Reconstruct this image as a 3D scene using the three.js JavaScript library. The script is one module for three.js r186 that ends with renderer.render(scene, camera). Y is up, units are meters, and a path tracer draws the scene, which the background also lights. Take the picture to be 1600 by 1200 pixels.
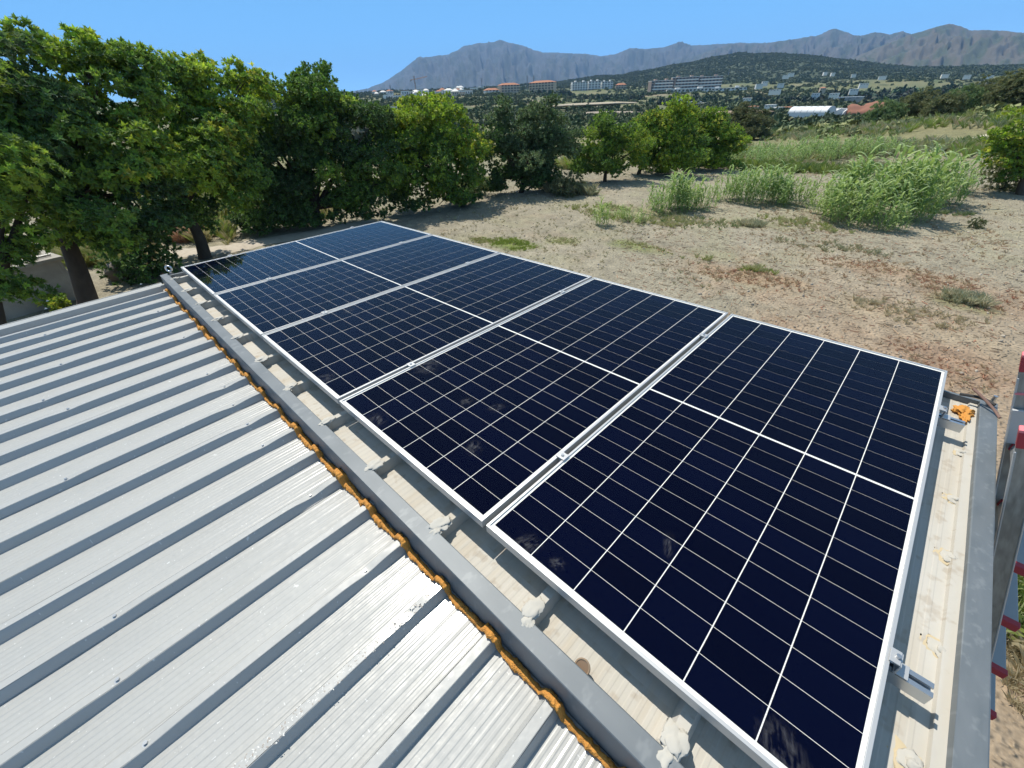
import * as THREE from 'three';
import { mergeGeometries, mergeVertices } from 'three/addons/utils/BufferGeometryUtils.js';
import { RoundedBoxGeometry } from 'three/addons/geometries/RoundedBoxGeometry.js';

// ---------------------------------------------------------------- camera, sky, sun, exposure
const GH = 2.6;                                          // panel plane above the yard
const P = (u, v, n) => new THREE.Vector3(u, n + GH, -v); // building axes: u along the row, v across, n up
const scene = new THREE.Scene();
const camera = new THREE.PerspectiveCamera(86.25, 4 / 3, 0.05, 40000);
const CAM = P(4.9328, -0.53455, 1.18251);
const RIGHT = new THREE.Vector3(0.71878, -0.0369, -0.69426), DOWN = new THREE.Vector3(0.37411, -0.82116, 0.43097), FWD = new THREE.Vector3(-0.586, -0.5695, -0.57643);
camera.position.copy(CAM); camera.up.copy(DOWN).negate(); camera.lookAt(CAM.clone().add(FWD));
const SUN = new THREE.Vector3(-0.52, 1.0, -0.16).normalize();
const sun = new THREE.DirectionalLight(new THREE.Color(1.0, 0.94, 0.83), 4.4);
sun.position.copy(SUN).multiplyScalar(120); sun.castShadow = true; sun.shadow.mapSize.set(4096, 4096);
Object.assign(sun.shadow.camera, { left: -45, right: 45, top: 45, bottom: -45, near: 1, far: 300 });
scene.add(sun, sun.target);
const renderer = new THREE.WebGLRenderer({ antialias: true });
renderer.toneMapping = THREE.LinearToneMapping; renderer.toneMappingExposure = 1.24; renderer.shadowMap.enabled = true;
{ // clear summer sky: pale near the horizon, deeper blue overhead, brighter round the sun
  const w = 512, h = 256, d = new Float32Array(w * h * 4);
  for (let j = 0; j < h; j++) for (let i = 0; i < w; i++) {
    const el = ((j + 0.5) / h - 0.5) * Math.PI, az = ((i + 0.5) / w - 0.5) * 2 * Math.PI;
    const y = Math.sin(el), x = Math.cos(el) * Math.cos(az), z = Math.cos(el) * Math.sin(az);
    const s = Math.max(0, y), k = Math.exp(-s * 4.2), k2 = Math.exp(-s * 14), mu = Math.max(0, x * SUN.x + y * SUN.y + z * SUN.z);
    const glow = 0.10 * Math.pow(mu, 8) + 0.25 * Math.pow(mu, 60);
    const o = (j * w + i) * 4;
    d[o] = 0.19 - 0.115 * k + 0.38 * k2 + glow; d[o + 1] = 0.28 + 0.31 * k + 0.36 * k2 + glow; d[o + 2] = 0.385 + 1.02 * k + 0.12 * k2 + glow; d[o + 3] = 1;
  }
  const t = new THREE.DataTexture(d, w, h, THREE.RGBAFormat, THREE.FloatType);
  t.mapping = THREE.EquirectangularReflectionMapping; t.magFilter = t.minFilter = THREE.LinearFilter; t.needsUpdate = true;
  scene.background = t; scene.environment = t;
}
scene.fog = new THREE.FogExp2(new THREE.Color(0.33, 0.60, 1.0), 0.0001);

// ---------------------------------------------------------------- helpers
function rng(seed) { let a = seed >>> 0; return () => { a = (a + 0x6D2B79F5) | 0; let t = Math.imul(a ^ (a >>> 15), 1 | a); t = (t + Math.imul(t ^ (t >>> 7), 61 | t)) ^ t; return ((t ^ (t >>> 14)) >>> 0) / 4294967296; }; }
const lerp = (a, b, t) => a + (b - a) * t, clamp = (x, a = 0, b = 1) => Math.min(b, Math.max(a, x));
const smooth = (a, b, x) => { const t = clamp((x - a) / (b - a)); return t * t * (3 - 2 * t); };
const hash = (x, y, s = 0) => { let h = Math.imul(x, 374761393) ^ Math.imul(y, 668265263) ^ Math.imul(s, 1442695041); h = Math.imul(h ^ (h >>> 13), 1274126177); return ((h ^ (h >>> 16)) >>> 0) / 4294967296; };
function vnoise(x, y, s = 0, per = 0) {
  const xi = Math.floor(x), yi = Math.floor(y), fx = x - xi, fy = y - yi, a = fx * fx * (3 - 2 * fx), b = fy * fy * (3 - 2 * fy);
  const m = per ? (q) => ((q % per) + per) % per : (q) => q, x0 = m(xi), x1 = m(xi + 1), y0 = m(yi), y1 = m(yi + 1);
  return lerp(lerp(hash(x0, y0, s), hash(x1, y0, s), a), lerp(hash(x0, y1, s), hash(x1, y1, s), a), b);
}
function fbm(x, y, oct = 4, s = 0, per = 0) { let v = 0, a = 0.5, t = 0; for (let i = 0; i < oct; i++) { v += a * vnoise(x, y, s + i, per); t += a; a *= 0.5; x *= 2; y *= 2; per *= 2; } return v / t; }
function texture(size, fn, srgb = true, repeat = null) {       // fn(x, y) with x, y in 0..1 gives [r, g, b] linear (colour) or a number
  const d = new Uint8Array(size * size * 4), enc = (c) => 255 * clamp(c <= 0.0031308 ? 12.92 * c : 1.055 * Math.pow(c, 1 / 2.4) - 0.055);
  for (let j = 0; j < size; j++) for (let i = 0; i < size; i++) {
    const c = fn((i + 0.5) / size, (j + 0.5) / size), o = (j * size + i) * 4;
    for (let k = 0; k < 3; k++) { const q = typeof c === 'number' ? c : c[k]; d[o + k] = srgb ? enc(q) : 255 * clamp(q); }
    d[o + 3] = 255;
  }
  const t = new THREE.DataTexture(d, size, size, THREE.RGBAFormat); t.wrapS = t.wrapT = THREE.RepeatWrapping; t.magFilter = THREE.LinearFilter; t.minFilter = THREE.LinearMipmapLinearFilter; t.generateMipmaps = true;
  if (srgb) t.colorSpace = THREE.SRGBColorSpace;
  if (repeat) t.repeat.set(repeat[0], repeat[1]);
  t.needsUpdate = true; return t;
}
const mixc = (a, b, t) => [lerp(a[0], b[0], t), lerp(a[1], b[1], t), lerp(a[2], b[2], t)];
const rgb = (r, g, b) => new THREE.Color().setRGB(r, g, b);
const std = (o) => { if (Array.isArray(o.color)) o.color = rgb(...o.color); return new THREE.MeshStandardMaterial({ side: THREE.DoubleSide, ...o }); };
const phys = (o) => { if (Array.isArray(o.color)) o.color = rgb(...o.color); return new THREE.MeshPhysicalMaterial({ side: THREE.DoubleSide, ...o }); };
const taken = new Map();
const numbered = (n) => { const k = taken.get(n) ?? 0; taken.set(n, k + 1); return k ? `${n}_${String(k).padStart(3, '0')}` : n; };
function mesh(name, geo, mat, parent) { const m = new THREE.Mesh(geo, mat); m.name = parent ? name : numbered(name); m.castShadow = m.receiveShadow = true; (parent ?? scene).add(m); return m; }
function thing(name, label, category, pos, group) { const g = new THREE.Group(); g.name = numbered(name); g.userData = { label, category }; if (group) g.userData.group = group; if (pos) g.position.copy(pos); scene.add(g); return g; }
function tag(o, label, category, group, kind) { o.userData = { label, category }; if (group) o.userData.group = group; if (kind) o.userData.kind = kind; return o; }
function structure(o) { o.userData.kind = 'structure'; return o; }
const box = (w, h, d, x = 0, y = 0, z = 0) => new THREE.BoxGeometry(w, h, d).translate(x, y, z);
const rbox = (w, h, d, r, x = 0, y = 0, z = 0) => new RoundedBoxGeometry(w, h, d, 2, r).translate(x, y, z);
const uvbox = (u0, u1, v0, v1, n0, n1) => box(u1 - u0, n1 - n0, v1 - v0, (u0 + u1) / 2, (n0 + n1) / 2 + GH, -(v0 + v1) / 2);
const merge = (list) => mergeGeometries(list.map((g) => (g.index ? g.toNonIndexed() : g)), false);
function limb(pts, radii, seg = 8) {                        // tapered tube through points
  const pos = [], idx = [], uv = [], up = new THREE.Vector3(), a = new THREE.Vector3(), b = new THREE.Vector3();
  let len = 0;
  pts.forEach((p, i) => {
    const t = (pts[Math.min(i + 1, pts.length - 1)]).clone().sub(pts[Math.max(i - 1, 0)]).normalize();
    if (i) len += p.distanceTo(pts[i - 1]);
    up.set(Math.abs(t.y) > 0.9 ? 1 : 0, Math.abs(t.y) > 0.9 ? 0 : 1, 0.13); a.crossVectors(t, up).normalize(); b.crossVectors(t, a);
    for (let k = 0; k <= seg; k++) { const q = (k / seg) * Math.PI * 2; const c = Math.cos(q) * radii[i], s = Math.sin(q) * radii[i]; pos.push(p.x + a.x * c + b.x * s, p.y + a.y * c + b.y * s, p.z + a.z * c + b.z * s); uv.push(k / seg, len); }
    if (i) for (let k = 0; k < seg; k++) { const o = (i - 1) * (seg + 1) + k; idx.push(o, o + 1, o + seg + 1, o + 1, o + seg + 2, o + seg + 1); }
  });
  const g = new THREE.BufferGeometry(); g.setAttribute('position', new THREE.Float32BufferAttribute(pos, 3)); g.setAttribute('uv', new THREE.Float32BufferAttribute(uv, 2)); g.setIndex(idx); g.computeVertexNormals(); return g;
}
function lump(seed, rx, ry, rz, rough = 0.3, detail = 3, freq = 2.2) {   // knobbly blob
  const g = mergeVertices(new THREE.IcosahedronGeometry(1, detail).deleteAttribute('uv').deleteAttribute('normal')), p = g.attributes.position, v = new THREE.Vector3();
  for (let i = 0; i < p.count; i++) { v.fromBufferAttribute(p, i); const q = 1 + rough * (2 * fbm(v.x * freq + 7 + seed, v.y * freq + v.z * freq * 0.7, 3, seed) - 1) + rough * (fbm(v.z * freq - seed, v.x * 1.3 * freq, 2, seed + 9) - 0.5); p.setXYZ(i, v.x * q * rx, v.y * q * ry, v.z * q * rz); }
  g.computeVertexNormals(); g.setAttribute('uv', new THREE.Float32BufferAttribute(new Float32Array(p.count * 2), 2)); return g;
}
// a sight line of the camera position, used as a survey: azimuth (0 = along -u, 90 = along +v) and elevation of points of the place
const FPX = 640.63;
function ray(px, py) { return RIGHT.clone().multiplyScalar((px - 800) / FPX).addScaledVector(DOWN, (py - 600) / FPX).add(FWD).normalize(); }
function at(px, py, r) { const d = ray(px, py), k = r / Math.hypot(d.x, d.z); return CAM.clone().addScaledVector(d, k); }
const azOf = (x, z) => (Math.atan2(-(z - CAM.z), -(x - CAM.x)) * 180) / Math.PI;
const polar = (r, az) => [CAM.x - r * Math.cos((az * Math.PI) / 180), CAM.z - r * Math.sin((az * Math.PI) / 180)];
// ---------------------------------------------------------------- terrain
const AZ = [20, 30, 45, 52, 58, 62, 66, 70, 73, 76, 80, 84, 90, 100];
const RR = [70, 130, 260, 450, 700, 1000, 1700, 2600];
const EL = [ // elevation angle (degrees) of the land by distance (rows) and azimuth (columns)
  [-3.6, -3.6, -3.6, -3.8, -4.0, -4.1, -4.2, -4.2, -4.2, -4.1, -3.9, -3.5, -2.3, -1.2],
  [-2.6, -2.6, -2.8, -2.9, -3.0, -3.2, -3.4, -3.5, -3.5, -3.5, -3.4, -3.1, -2.4, -1.8],
  [-1.3, -1.3, -1.3, -1.6, -1.9, -2.1, -2.3, -2.5, -2.6, -2.6, -2.6, -2.4, -2.0, -1.6],
  [-0.2, -0.2, -0.1, -0.6, -0.9, -1.1, -1.2, -1.4, -1.6, -1.7, -1.8, -1.8, -1.6, -1.4],
  [0.45, 0.4, 0.45, 0.1, -0.1, -0.1, -0.1, -0.3, -0.5, -0.6, -0.8, -0.9, -0.8, -0.8],
  [0.9, 0.9, 1.05, 0.8, 0.7, 0.7, 0.7, 0.5, 0.4, 0.4, 0.3, 0.2, 0.2, 0.2],
  [1.1, 1.2, 1.2, 1.5, 1.9, 2.25, 2.65, 2.95, 2.8, 2.35, 1.6, 1.0, 0.7, 0.7],
  [0.7, 0.7, 0.8, 0.9, 1.0, 1.1, 1.2, 1.3, 1.3, 1.0, 0.8, 0.6, 0.5, 0.5]];
function elevation(r, az) {
  az = clamp(az, AZ[0], AZ[AZ.length - 1]); let i = 0; while (AZ[i + 1] < az && i < AZ.length - 2) i++;
  const t = (az - AZ[i]) / (AZ[i + 1] - AZ[i]), lr = Math.log(clamp(r, RR[0], RR[RR.length - 1])); let j = 0; while (Math.log(RR[j + 1]) < lr && j < RR.length - 2) j++;
  const s = (lr - Math.log(RR[j])) / (Math.log(RR[j + 1]) - Math.log(RR[j])), w = s * s * (3 - 2 * s) * 0.5 + s * 0.5;
  return lerp(lerp(EL[j][i], EL[j][i + 1], t), lerp(EL[j + 1][i], EL[j + 1][i + 1], t), w);
}
function land(x, z) {
  const r = Math.hypot(x - CAM.x, z - CAM.z), az = azOf(x, z);
  const side = smooth(74, 92, az) * (az < 150 ? 1 : smooth(180, 150, az));
  let near = 0.05 * (fbm(x * 3.1, z * 3.1, 3, 9) - 0.5) * smooth(5, 9, r) + 0.35 * (fbm(x * 0.11 + 3, z * 0.11, 3, 5) - 0.5) * smooth(6, 14, r) + 0.10 * (fbm(x * 0.7, z * 0.7, 3, 8) - 0.5) * smooth(5, 9, r);
  near += side * 1.7 * smooth(18, 60, r);
  if (r < 34) return near;
  const far = CAM.y + Math.min(r, 2600) * Math.tan((elevation(r, Math.abs(az) > 120 ? 20 : az) * Math.PI) / 180) + (fbm(x * 0.01, z * 0.01, 4, 11) - 0.5) * Math.min(r * 0.012, 14) + (fbm(x * 0.05, z * 0.05, 3, 12) - 0.5) * Math.min(2.2, r * 0.01) - smooth(2600, 8000, r) * 20;
  return lerp(near, far, smooth(36, 72, r));
}
function groundAt(px, py) { const d = ray(px, py); let t = 0.5; for (let i = 0; i < 900; i++) { const x = CAM.x + d.x * t, z = CAM.z + d.z * t, gap = CAM.y + d.y * t - land(x, z); if (gap < 0.004) break; t += Math.max(0.004, gap * 0.5); } return new THREE.Vector3(CAM.x + d.x * t, land(CAM.x + d.x * t, CAM.z + d.z * t), CAM.z + d.z * t); }
const onLand = (x, z, dy = 0) => new THREE.Vector3(x, land(x, z) + dy, z);
const patches = [ // survey of the yard's patches: pixel, radii in metres (u, v), colour, strength
  [800, 382, 0.9, 0.55, [0.17, 0.23, 0.03], 0.85], [752, 375, 0.5, 0.35, [0.17, 0.22, 0.04], 0.6], [1000, 386, 1.1, 0.5, [0.2, 0.25, 0.05], 0.6], [880, 376, 0.6, 0.4, [0.24, 0.27, 0.07], 0.5],
  [1150, 428, 1.5, 0.6, [0.40, 0.24, 0.14], 0.5], [1400, 425, 1.6, 0.6, [0.40, 0.25, 0.15], 0.45], [1480, 570, 1.0, 0.8, [0.34, 0.20, 0.13], 0.5], [1560, 470, 1.6, 1.0, [0.36, 0.23, 0.15], 0.4],
  [1500, 475, 0.5, 0.4, [0.2, 0.24, 0.09], 0.5], [980, 330, 2.0, 1.0, [0.27, 0.28, 0.10], 0.5], [1180, 350, 1.2, 0.6, [0.27, 0.28, 0.12], 0.4], [1120, 400, 1.2, 0.5, [0.3, 0.3, 0.14], 0.35], [1590, 960, 0.7, 0.6, [0.12, 0.18, 0.05], 0.7],
].map(([px, py, a, b, c, s]) => ({ p: groundAt(px, py), a, b, c, s }));
const dryEarth = [0.40, 0.335, 0.245];
function landColor(x, z) {
  const r = Math.hypot(x - CAM.x, z - CAM.z), az = azOf(x, z), n = fbm(x * 0.35, z * 0.35, 4, 21), m = fbm(x * 1.7, z * 1.7, 3, 23);
  let c = mixc(mixc([0.425, 0.385, 0.295], [0.315, 0.285, 0.21], n), [0.36, 0.345, 0.22], 0.4 * smooth(0.5, 0.7, fbm(x * 0.8 + 4, z * 0.8, 4, 27)));
  c = mixc(c, [0.40, 0.30, 0.21], smooth(70, 84, az + (m - 0.5) * 16) * smooth(16, 8, r) * 0.75 + smooth(0.55, 0.75, m) * 0.25);
  for (const q of patches) { const d = Math.hypot((x - q.p.x) / q.a, (z - q.p.z) / q.b); if (d < 1.6) c = mixc(c, q.c, q.s * smooth(1.3, 0.4, d + (m - 0.5) * 1.3)); }
  c = mixc(c, mixc([0.20, 0.215, 0.075], [0.33, 0.29, 0.15], n), smooth(26, 42, r + (m - 0.5) * 12) * 0.85);
  const g = fbm(x * 0.02, z * 0.02, 4, 31), f = fbm(x * 0.11, z * 0.11, 3, 33);
  let farC = mixc([0.12, 0.155, 0.06], [0.25, 0.24, 0.115], smooth(0.35, 0.7, g * 0.6 + f * 0.4));
  farC = mixc(farC, [0.36, 0.28, 0.2], smooth(0.66, 0.76, f) * (r < 700 ? 0.8 : 0.25));
  farC = mixc(farC, mixc([0.055, 0.082, 0.042], [0.082, 0.11, 0.056], f), smooth(850, 1200, r) * 0.95);
  return mixc(c, farC, smooth(45, 90, r));
}
const earthMap = texture(1024, (x, y) => {
  const a = fbm(x * 12, y * 12, 5, 41, 12), b = fbm(x * 90, y * 90, 3, 43, 90), st = vnoise(x * 150, y * 150, 47, 150), s2 = vnoise(x * 60, y * 60, 49, 60), straw = vnoise(x * 40 + fbm(x * 9, y * 9, 2, 5, 9) * 6, y * 300, 51, 0);
  let k = 0.74 + 0.5 * (a - 0.5) + 0.42 * (b - 0.5);
  let c = [k, k * 0.985, k * 0.96];
  if (st > 0.86) c = mixc(c, [1.05, 1.03, 0.99], (st - 0.86) * 5); if (st < 0.13) c = mixc(c, [0.28, 0.25, 0.22], (0.13 - st) * 6);
  if (s2 > 0.88) c = mixc(c, [0.95, 0.93, 0.9], (s2 - 0.88) * 5);
  if (straw > 0.9 && b > 0.5) c = mixc(c, [1.1, 1.0, 0.8], 0.5);
  return c;
});
const earthBump = texture(1024, (x, y) => 0.4 * fbm(x * 24, y * 24, 5, 41, 24) + 0.6 * Math.pow(vnoise(x * 100, y * 100, 47, 100), 2), false);
{
  const az = []; for (let a = -180; a < -14; a += 4) az.push(a); for (let a = -14; a < 112; a += 0.45) az.push(a); for (let a = 112; a <= 180.01; a += 4) az.push(Math.min(a, 180));
  const rs = [0.5]; while (rs[rs.length - 1] < 9000) { const q = rs[rs.length - 1]; rs.push(q + Math.max(0.14, q * (q < 60 ? 0.017 : 0.03))); }
  const pos = [], col = [], uv = [], idx = [], n = az.length;
  rs.forEach((r, j) => az.forEach((a, i) => {
    const [x, z] = polar(r, a); pos.push(x, land(x, z), z); col.push(...landColor(x, z)); uv.push(x / 3.1, z / 3.1);
    if (j && i) { const o = (j - 1) * n + i - 1; idx.push(o, o + 1, o + n, o + 1, o + n + 1, o + n); }
  }));
  const g = new THREE.BufferGeometry(); g.setAttribute('position', new THREE.Float32BufferAttribute(pos, 3)); g.setAttribute('color', new THREE.Float32BufferAttribute(col, 3)); g.setAttribute('uv', new THREE.Float32BufferAttribute(uv, 2)); g.setIndex(idx); g.computeVertexNormals();
  structure(mesh('ground', g, std({ vertexColors: true, map: earthMap, bumpMap: earthBump, bumpScale: 0.045, roughness: 1 })));
}
// far mountains: ridges with a crest line, spurs and gullies
function mountain(name, az0, az1, crest, rFront, rCrest, seed, c0, c1, base) {
  const na = 420, ns = 70, pos = [], col = [], idx = [];
  for (let j = 0; j <= ns; j++) for (let i = 0; i <= na; i++) {
    const a = lerp(az0, az1, i / na), s = (j / ns) * 1.25, r = lerp(rFront, rCrest, s);
    let k = 0; while (k < crest.length - 2 && crest[k + 1][0] < a) k++;
    const t = clamp((a - crest[k][0]) / (crest[k + 1][0] - crest[k][0])), el = lerp(crest[k][1], crest[k + 1][1], t);
    const top = CAM.y + rCrest * Math.tan((el * Math.PI) / 180) , w = fbm(a * 0.9 + s * 0.6, s * 1.5, 2, seed + 3);
    const spur = 1 - Math.abs(2 * fbm(a * 0.42 + w * 1.6 + s * 1.1, s * 2.6 + 3 - a * 0.15, 5, seed) - 1), fine = 1 - Math.abs(2 * fbm(a * 1.7 + w * 2.4 - s * 2, s * 8 + a * 0.5, 4, seed + 7) - 1);
    const prof = s <= 1 ? Math.pow(s, 1.25) : 1 - (s - 1) * 1.6, bulge = s <= 1 ? s * (1 - s) * 4 : 0;
    const y = lerp(base, top, prof) + bulge * (top - base) * (0.5 * (spur - 0.62) + 0.2 * (fine - 0.62)) + (fbm(a * 7, s * 30, 3, seed + 5) - 0.5) * (top - base) * 0.03;
    const [x, z] = polar(r, a); pos.push(x, y, z); col.push(...mixc(c0, c1, smooth(0.42, 0.62, fbm(a * 1.8, s * 7, 5, seed + 17))));
    if (j && i) { const o = (j - 1) * (na + 1) + i - 1; idx.push(o, o + 1, o + na + 1, o + 1, o + na + 2, o + na + 1); }
  }
  const g = new THREE.BufferGeometry(); g.setAttribute('position', new THREE.Float32BufferAttribute(pos, 3)); g.setAttribute('color', new THREE.Float32BufferAttribute(col, 3)); g.setIndex(idx); g.computeVertexNormals();
  structure(mesh(name, g, std({ vertexColors: true, roughness: 1 })));
}
const skyline = (list) => list.map(([px, py]) => { const d = ray(px, py); return [azOf(CAM.x + d.x, CAM.z + d.z), (Math.asin(d.y) * 180) / Math.PI]; });
mountain('mountain', 22, 72, [[22, 0.6], ...skyline([[575, 138], [600, 128], [625, 112], [640, 100], [655, 89], [662, 90], [680, 88], [700, 85], [712, 80], [725, 72], [745, 68], [770, 66], [782, 63], [800, 68], [815, 71], [835, 79], [850, 82], [870, 82], [890, 84], [915, 84], [940, 88], [960, 85], [985, 75], [1010, 77], [1040, 73], [1064, 65], [1080, 71], [1110, 70], [1140, 68]]), [72, 3.6]], 4200, 7600, 101, [0.080, 0.086, 0.090], [0.052, 0.064, 0.056], 20);
mountain('mountain', 58, 92, [[58, 1.0], ...skyline([[1040, 105], [1100, 82], [1140, 69], [1165, 68], [1190, 69], [1220, 64], [1250, 60], [1280, 55], [1296, 47], [1305, 45], [1315, 48], [1335, 56], [1350, 55], [1365, 51], [1390, 54], [1410, 49], [1440, 60]]), [92, 2.4]], 3600, 6200, 131, [0.088, 0.085, 0.077], [0.052, 0.064, 0.046], 20);
mountain('mountain', 72, 125, [[72, 1.2], ...skyline([[1330, 92], [1380, 70], [1420, 55], [1445, 48], [1470, 40], [1487, 37], [1500, 41], [1515, 47], [1545, 47], [1570, 48], [1600, 52]]), [96, 2.6], [105, 2.9], [125, 1.6]], 2500, 4300, 171, [0.10, 0.09, 0.07], [0.055, 0.07, 0.042], 20);

// ---------------------------------------------------------------- materials of the building and the array
const sheetGrime = texture(1024, (x, y) => { // x along the fall of the roof (2 m), y across (1 m)
  const a = fbm(x * 6, y * 8, 4, 61, 0), streak = fbm(x * 5, y * 120, 3, 63, 0), dot = vnoise(x * 260, y * 130, 65, 0), f = fbm(x * 80, y * 40, 3, 67, 0);
  let c = mixc([0.39, 0.395, 0.385], [0.345, 0.35, 0.34], a); c = mixc(c, [0.36, 0.36, 0.34], smooth(0.60, 0.78, streak) * 0.35);
  if (dot > 0.955) c = mixc(c, [0.2, 0.19, 0.17], (dot - 0.955) * 14 * f); if (dot < 0.04) c = mixc(c, [0.72, 0.73, 0.72], 0.6);
  return c;
});
const sheetRough = texture(512, (x, y) => 0.30 + 0.22 * fbm(x * 90, y * 60, 3, 71) + 0.16 * fbm(x * 4, y * 50, 2, 73), false);
const M = {
  sheet: phys({ color: 0xffffff, map: sheetGrime, roughnessMap: sheetRough, roughness: 1, metalness: 0, bumpMap: texture(512, (x, y) => fbm(x * 160, y * 80, 3, 75), false), bumpScale: 0.0006, clearcoat: 0.3, clearcoatRoughness: 0.16 }),
  oldSheet: std({ map: texture(1024, (x, y) => {
    const a = fbm(x * 5, y * 9, 5, 81), st = fbm(x * 3, y * 44, 3, 83), sp = fbm(x * 40, y * 40, 4, 85);
    let c = mixc([0.53, 0.51, 0.465], [0.43, 0.405, 0.35], a); c = mixc(c, [0.44, 0.37, 0.27], smooth(0.52, 0.8, st) * 0.35); c = mixc(c, [0.33, 0.27, 0.2], smooth(0.62, 0.8, sp) * 0.45); return c;
  }), roughness: 0.75, bumpMap: texture(512, (x, y) => fbm(x * 60, y * 60, 3, 87), false), bumpScale: 0.001 }),
  zinc: phys({ map: texture(512, (x, y) => { const a = fbm(x * 10, y * 10, 5, 91), b = fbm(x * 50, y * 14, 3, 93); return mixc(mixc([0.115, 0.135, 0.15], [0.165, 0.185, 0.20], a), [0.24, 0.26, 0.27], smooth(0.6, 0.85, b) * 0.4); }), roughness: 0.5, metalness: 0.1 }),
  foam: std({ map: texture(256, (x, y) => mixc([0.66, 0.31, 0.055], [0.46, 0.19, 0.04], fbm(x * 12, y * 12, 4, 95))), roughness: 0.85, bumpMap: texture(256, (x, y) => fbm(x * 30, y * 30, 3, 97), false), bumpScale: 0.003 }),
  putty: std({ color: [0.47, 0.45, 0.40], roughness: 0.8 }), stain: std({ color: [0.52, 0.43, 0.28], roughness: 0.85 }),
  alu: phys({ color: [0.5, 0.505, 0.505], roughness: 0.42, metalness: 0.45 }), aluDull: phys({ color: [0.36, 0.36, 0.35], roughness: 0.5, metalness: 0.5 }), rail: phys({ color: [0.5, 0.53, 0.56], roughness: 0.28, metalness: 0.85 }),
  steel: phys({ color: [0.55, 0.56, 0.57], roughness: 0.3, metalness: 0.9 }), dark: std({ color: [0.03, 0.03, 0.03], roughness: 0.7 }),
  back: std({ color: [0.74, 0.745, 0.72], roughness: 0.7 }), glass: phys({ color: 0xffffff, transmission: 1, thickness: 0, roughness: 0.03, ior: 1.19 }),
  cells: [[0.0006, 0.0014, 0.0105], [0.0008, 0.0018, 0.0125], [0.0005, 0.0011, 0.0085]].map((c) => phys({ color: c, roughness: 0.7, specularIntensity: 0 })),
  wall: std({ map: texture(256, (x, y) => mixc([0.62, 0.6, 0.55], [0.5, 0.48, 0.43], fbm(x * 8, y * 8, 5, 99))), roughness: 0.9 }),
  red: std({ color: [0.42, 0.035, 0.045], roughness: 0.55 }), redPale: std({ color: [0.75, 0.2, 0.22], roughness: 0.6 }),
};
// ---------------------------------------------------------------- the building
const U0 = -0.19, U1 = 5.49, VR = 2.14, VL = -6.0, PITCH = 0.248, RIB0 = 4.706 + PITCH * 3;
const roofN = (v) => -0.228 + 0.0254 * (v + 0.165);
const shed = thing('metal_shed', 'low shed with white ribbed metal roof, grey flashing and cream strip under the solar panels', 'shed', P(2.6, -1.9, -GH));
const S = shed.position, intoShed = (g) => g.translate(-S.x, -S.y, -S.z);
const part = (name, geo, mat, parent = shed) => mesh(name, intoShed(geo), mat, parent);
for (const [a, b, c, d] of [[U0 + 0.05, U0 + 0.2, VL + 0.1, VR - 0.08], [U1 - 0.2, U1 - 0.05, VL + 0.1, VR - 0.08], [U0 + 0.2, U1 - 0.2, VL + 0.1, VL + 0.25], [U0 + 0.2, U1 - 0.2, VR - 0.23, VR - 0.08]]) part('wall', uvbox(a, b, c, d, -GH - 0.4, a < 1 && b > 4 && c < 0 ? -0.5 : c > 1 || true ? -0.43 : 0), M.wall);
const dents = []; { const r = rng(5); for (let k = 0; k < 26; k++) { const u = RIB0 - PITCH * k - 0.03; if (r() < 0.62) dents.push([u, -0.30 - 0.05 * r(), 0.006 + 0.007 * r()]); if (r() < 0.3) dents.push([u, -1.0 - 0.12 * r(), 0.006]); } }
function ribProfile() { // one pitch: offsets from the foot of the rib before, and heights
  const q = [[0, 0]]; for (let i = 0; i < 8; i++) { const s = 0.009 + i * 0.0212; q.push([s, 0], [s + 0.0032 + 0.001 * (i % 3), 0.0007 + 0.00015 * ((i * 7) % 3)], [s + 0.0095, 0.0007 + 0.00015 * ((i * 5) % 3)], [s + 0.013, 0]); }
  q.push([PITCH - 0.066, 0], [PITCH - 0.047, 0.0375], [PITCH - 0.045, 0.039], [PITCH - 0.017, 0.039], [PITCH - 0.015, 0.0375], [PITCH - 0.001, 0.0]); return q;
}
function sheet(uA, count, vA, vB, seed) {
  const prof = ribProfile(), pts = []; for (let k = 0; k < count; k++) for (const [s, h] of prof) pts.push([uA + k * PITCH + s, h]); pts.unshift([uA - 0.012, 0.0012], [uA - 0.011, 0.0028], [uA + 0.0015, 0.0028]); pts.push([uA + count * PITCH, 0]);
  const nv = 90, pos = [], uv = [], idx = [];
  const height = (u, v, h) => { let n = roofN(v) + h + (fbm(u * 3 + seed, v * 1.3, 3, seed) - 0.5) * 0.004; for (const [du, dv, dd] of dents) { const e = ((u - du) / 0.03) ** 2 + ((v - dv) / 0.055) ** 2; if (e < 6 && h > 0.02) n -= dd * Math.exp(-e); } return n; };
  for (let i = 0; i + 1 < pts.length; i++) { const o = pos.length / 3; for (let j = 0; j <= nv; j++) { const v = lerp(vA, vB, Math.pow(j / nv, 1.6)); for (const k of [i, i + 1]) { const [u, h] = pts[k], wob = h > 0.03 ? (fbm(v * 2.2, uA + i, 2, seed + 3) - 0.5) * 0.004 : 0; pos.push(u + wob, height(u, v, h) + GH, -v); uv.push(-v / 2, u); } if (j) { const q = o + (j - 1) * 2; idx.push(q, q + 1, q + 2, q + 1, q + 3, q + 2); } } }
  const g = new THREE.BufferGeometry(); g.setAttribute('position', new THREE.Float32BufferAttribute(pos, 3)); g.setAttribute('uv', new THREE.Float32BufferAttribute(uv, 2)); g.setIndex(idx); g.computeVertexNormals(); return g;
}
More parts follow.
